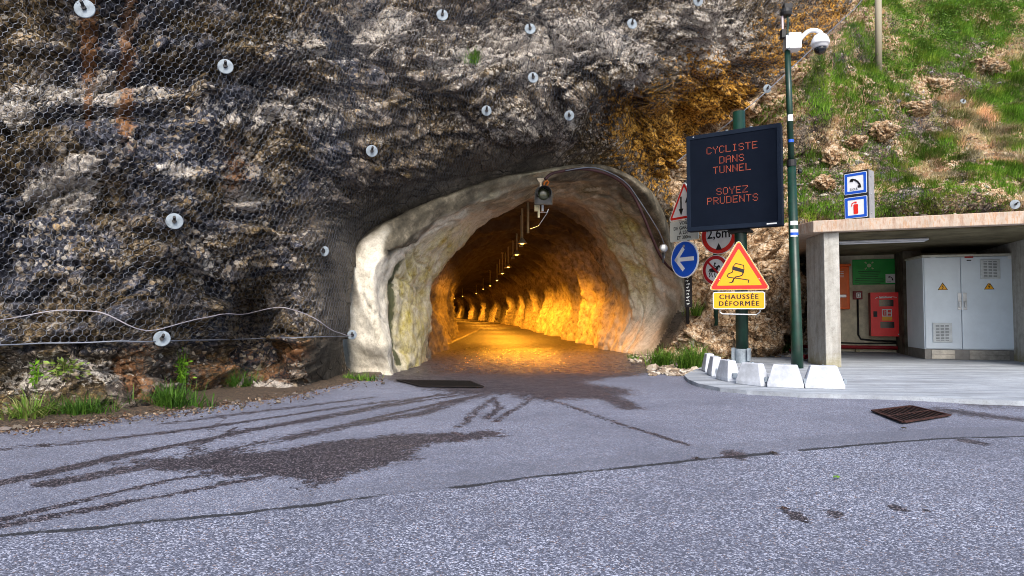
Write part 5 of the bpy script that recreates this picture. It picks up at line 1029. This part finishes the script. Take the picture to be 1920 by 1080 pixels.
def weed(px, py, wpx, hpx, label, n, seed, cols=[(.16, .34, .02), (.22, .42, .04), (.10, .24, .02)]):
    p, nn_ = surf(px, py, off=.03); s = p.y/FPX; rr_ = np.random.default_rng(seed); pos = rr_.normal(0, 1, (n, 3))*np.array([wpx*s*.28, .03, hpx*s*.28]); 
    o = link('leafy_weed', bmesh_('leafy_weed', [leaves(pos, .028, cols, seed), blades(np.array([[0, .02, -hpx*s*.5]]), 14, hpx*s*1.1, wpx*s*.15, .1, .012, cols, None, seed, .3)]), M_LEAF); o.location = p+Vector((0, -.05, 0)); tag(o, label, 'weed')
weed(338, 690, 30, 60, 'bright leafy weed climbing the bare rock above the largest grass tuft', 150, 1)
weed(130, 692, 60, 34, 'pale green leafy weed on the rock under the netting, far left', 190, 2, OLV+[(.2, .32, .05)])
weed(74, 700, 14, 40, 'thin upright leafy weed at the far left of the rock face', 50, 3)
# ================================================================== loose stones and leaf litter
def stones(cp, size, seed, name, label, cat, cols):
    r = np.random.default_rng(seed); n = len(cp); t = (1+5**.5)/2
    iv = np.array([(-1, t, 0), (1, t, 0), (-1, -t, 0), (1, -t, 0), (0, -1, t), (0, 1, t), (0, -1, -t), (0, 1, -t), (t, 0, -1), (t, 0, 1), (-t, 0, -1), (-t, 0, 1)])/1.9
    fi = np.array([(0, 11, 5), (0, 5, 1), (0, 1, 7), (0, 7, 10), (0, 10, 11), (1, 5, 9), (5, 11, 4), (11, 10, 2), (10, 7, 6), (7, 1, 8), (3, 9, 4), (3, 4, 2), (3, 2, 6), (3, 6, 8), (3, 8, 9), (4, 9, 5), (2, 4, 11), (6, 2, 10), (8, 6, 7), (9, 8, 1)])
    s = size*r.lognormal(0, .5, (n, 1, 1))*np.stack([r.uniform(.6, 1.3, n), r.uniform(.6, 1.3, n), r.uniform(.35, .8, n)], 1)[:, None]
    V = (iv[None]*(1+r.normal(0, .18, (n, 12, 1))))*s; a = r.uniform(0, 6.28, n)[:, None]; x, y = V[..., 0].copy(), V[..., 1].copy(); V[..., 0] = x*np.cos(a)-y*np.sin(a); V[..., 1] = x*np.sin(a)+y*np.cos(a); V += cp[:, None]
    F = (np.arange(n)[:, None, None]*12+fi[None]).reshape(-1, 3); c = np.repeat(np.array(cols)[r.integers(0, len(cols), n)]*r.uniform(.6, 1.3, (n, 1)), 12, 0)
    o = link(name, npmesh(name, V.reshape(-1, 3), F, dict(bc=c), False), M_STN); tag(o, label, cat, kind='stuff')
_n = NT('loose_stone', .85, .2); _q = _n.noise(30, 4, .7); M_STN = _n.out(_n.mix(_n.rng(_q, .3, .6, .5, 0), _n.attr('bc', 'Color'), (.05, .04, .03)))
dl2 = [(0, 800), (180, 785), (400, 758), (560, 737), (640, 716), (700, 706)]
u = r.uniform(0, 1, 2600); lx = -60+u*780; ly = np.interp(lx, [p[0] for p in dl2], [p[1] for p in dl2])+r.normal(0, 6, 2600)+4; g3 = np.array([G(a, b, .025)[:] for a, b in zip(lx, ly)])
BR = [(.10, .06, .04), (.05, .03, .02), (.20, .13, .08), (.30, .22, .15), (.14, .07, .04)]
stones(g3[:500], .009, 2, 'gravel', 'small stones and grit along the foot of the netted rock face', 'gravel', [(.13, .11, .10), (.07, .06, .05), (.24, .20, .16)])
tag(link('leaf_litter', bmesh_('leaf_litter', [leaves(g3[1000:]+r.normal(0, .02, (1600, 3))*np.array([1, 1, .3]), .017, BR, 7)]), M_LEAF), 'brown dead leaves along the edge of the road under the rock face', 'leaf litter', kind='stuff')
w3 = []
for (a, b, c_, d_, n_2) in ((1215, 1335, 684, 702, 420), (1330, 1530, 652, 672, 520), (1180, 1260, 664, 680, 150)):
    for _ in range(n_2): p = G(r.uniform(a, b), r.uniform(c_, d_), .03); w3.append((p.x, p.y, .02 if a < 1300 else .06))
stones(np.array(w3), .026, 3, 'gravel', 'pale broken stones between the portal, the boulders and the pavement', 'gravel', [(.50, .42, .33), (.34, .26, .18), (.62, .56, .48), (.20, .15, .11)])
gm = np.where((gully > .35) | (r.uniform(0, 1, len(cand)) < .05))[0]; gq = cand[r.choice(gm, 1300)]
stones(PR[gq], .026, 8, 'gravel', 'tan and grey stones scattered down the stony run of the slope', 'gravel', [(.46, .36, .28), (.36, .24, .17), (.52, .48, .42), (.24, .20, .17), (.30, .28, .30)])
rq = np.where(hill & (np.abs(PR[:, 2]-2.75) < .35) & (HX > 1500) & (HX < 2000) & (Yf < 16.5))[0]
rf = np.array([SF.wp(x_, y_, 2.60-AZ)[:] for x_, y_ in zip(r.uniform(-.3, 4.5, 500), 1.2+np.abs(r.normal(0, 1.2, 500)))]); stones(rf, .035, 9, 'gravel', 'loose stones lying on the flat shelter roof', 'gravel', [(.46, .36, .28), (.52, .48, .42), (.30, .24, .18)])
# single bits on the road
def bit(px, py, s, col, label, name='dead_leaf', cat='leaf'):
    p = G(px, py, .014); m = MB(); a0 = random.uniform(0, 6); k = 9
    vs = [(s*math.cos(a0)*math.cos(t)*1.0-s*.45*math.sin(a0)*math.sin(t), s*math.sin(a0)*math.cos(t)+s*.45*math.cos(a0)*math.sin(t), .012*math.sin(t*2)**2) for t in [2*math.pi*i/k for i in range(k)]]
    m.add(vs+[(x, y, z-.003) for x, y, z in vs]+[(0, 0, .010)], [(i, (i+1) % k, 2*k) for i in range(k)]+[(i, i+k, (i+1) % k+k, (i+1) % k) for i in range(k)])
    o = m.build(name, paint('leaf_'+name, col, .6, .3, 0, .3, 30)); o.location = p; tag(o, label, cat)
bit(1569, 895, .028, (.10, .22, .02), 'single small green leaf lying on the coarse asphalt', 'green_leaf')
bit(1471, 954, .016, (.05, .025, .02), 'dead brown leaf left of the dark blots on the near asphalt')
bit(1306, 860, .022, (.03, .022, .02), 'curled dark leaf on the road seam left of the long dark blot')
bit(1452, 850, .024, (.04, .03, .025), 'curled dark leaf on the road seam right of the long dark blot')
bit(1694, 803, .030, (.06, .05, .03), 'crumpled brown leaf just below the rusty drain grate')
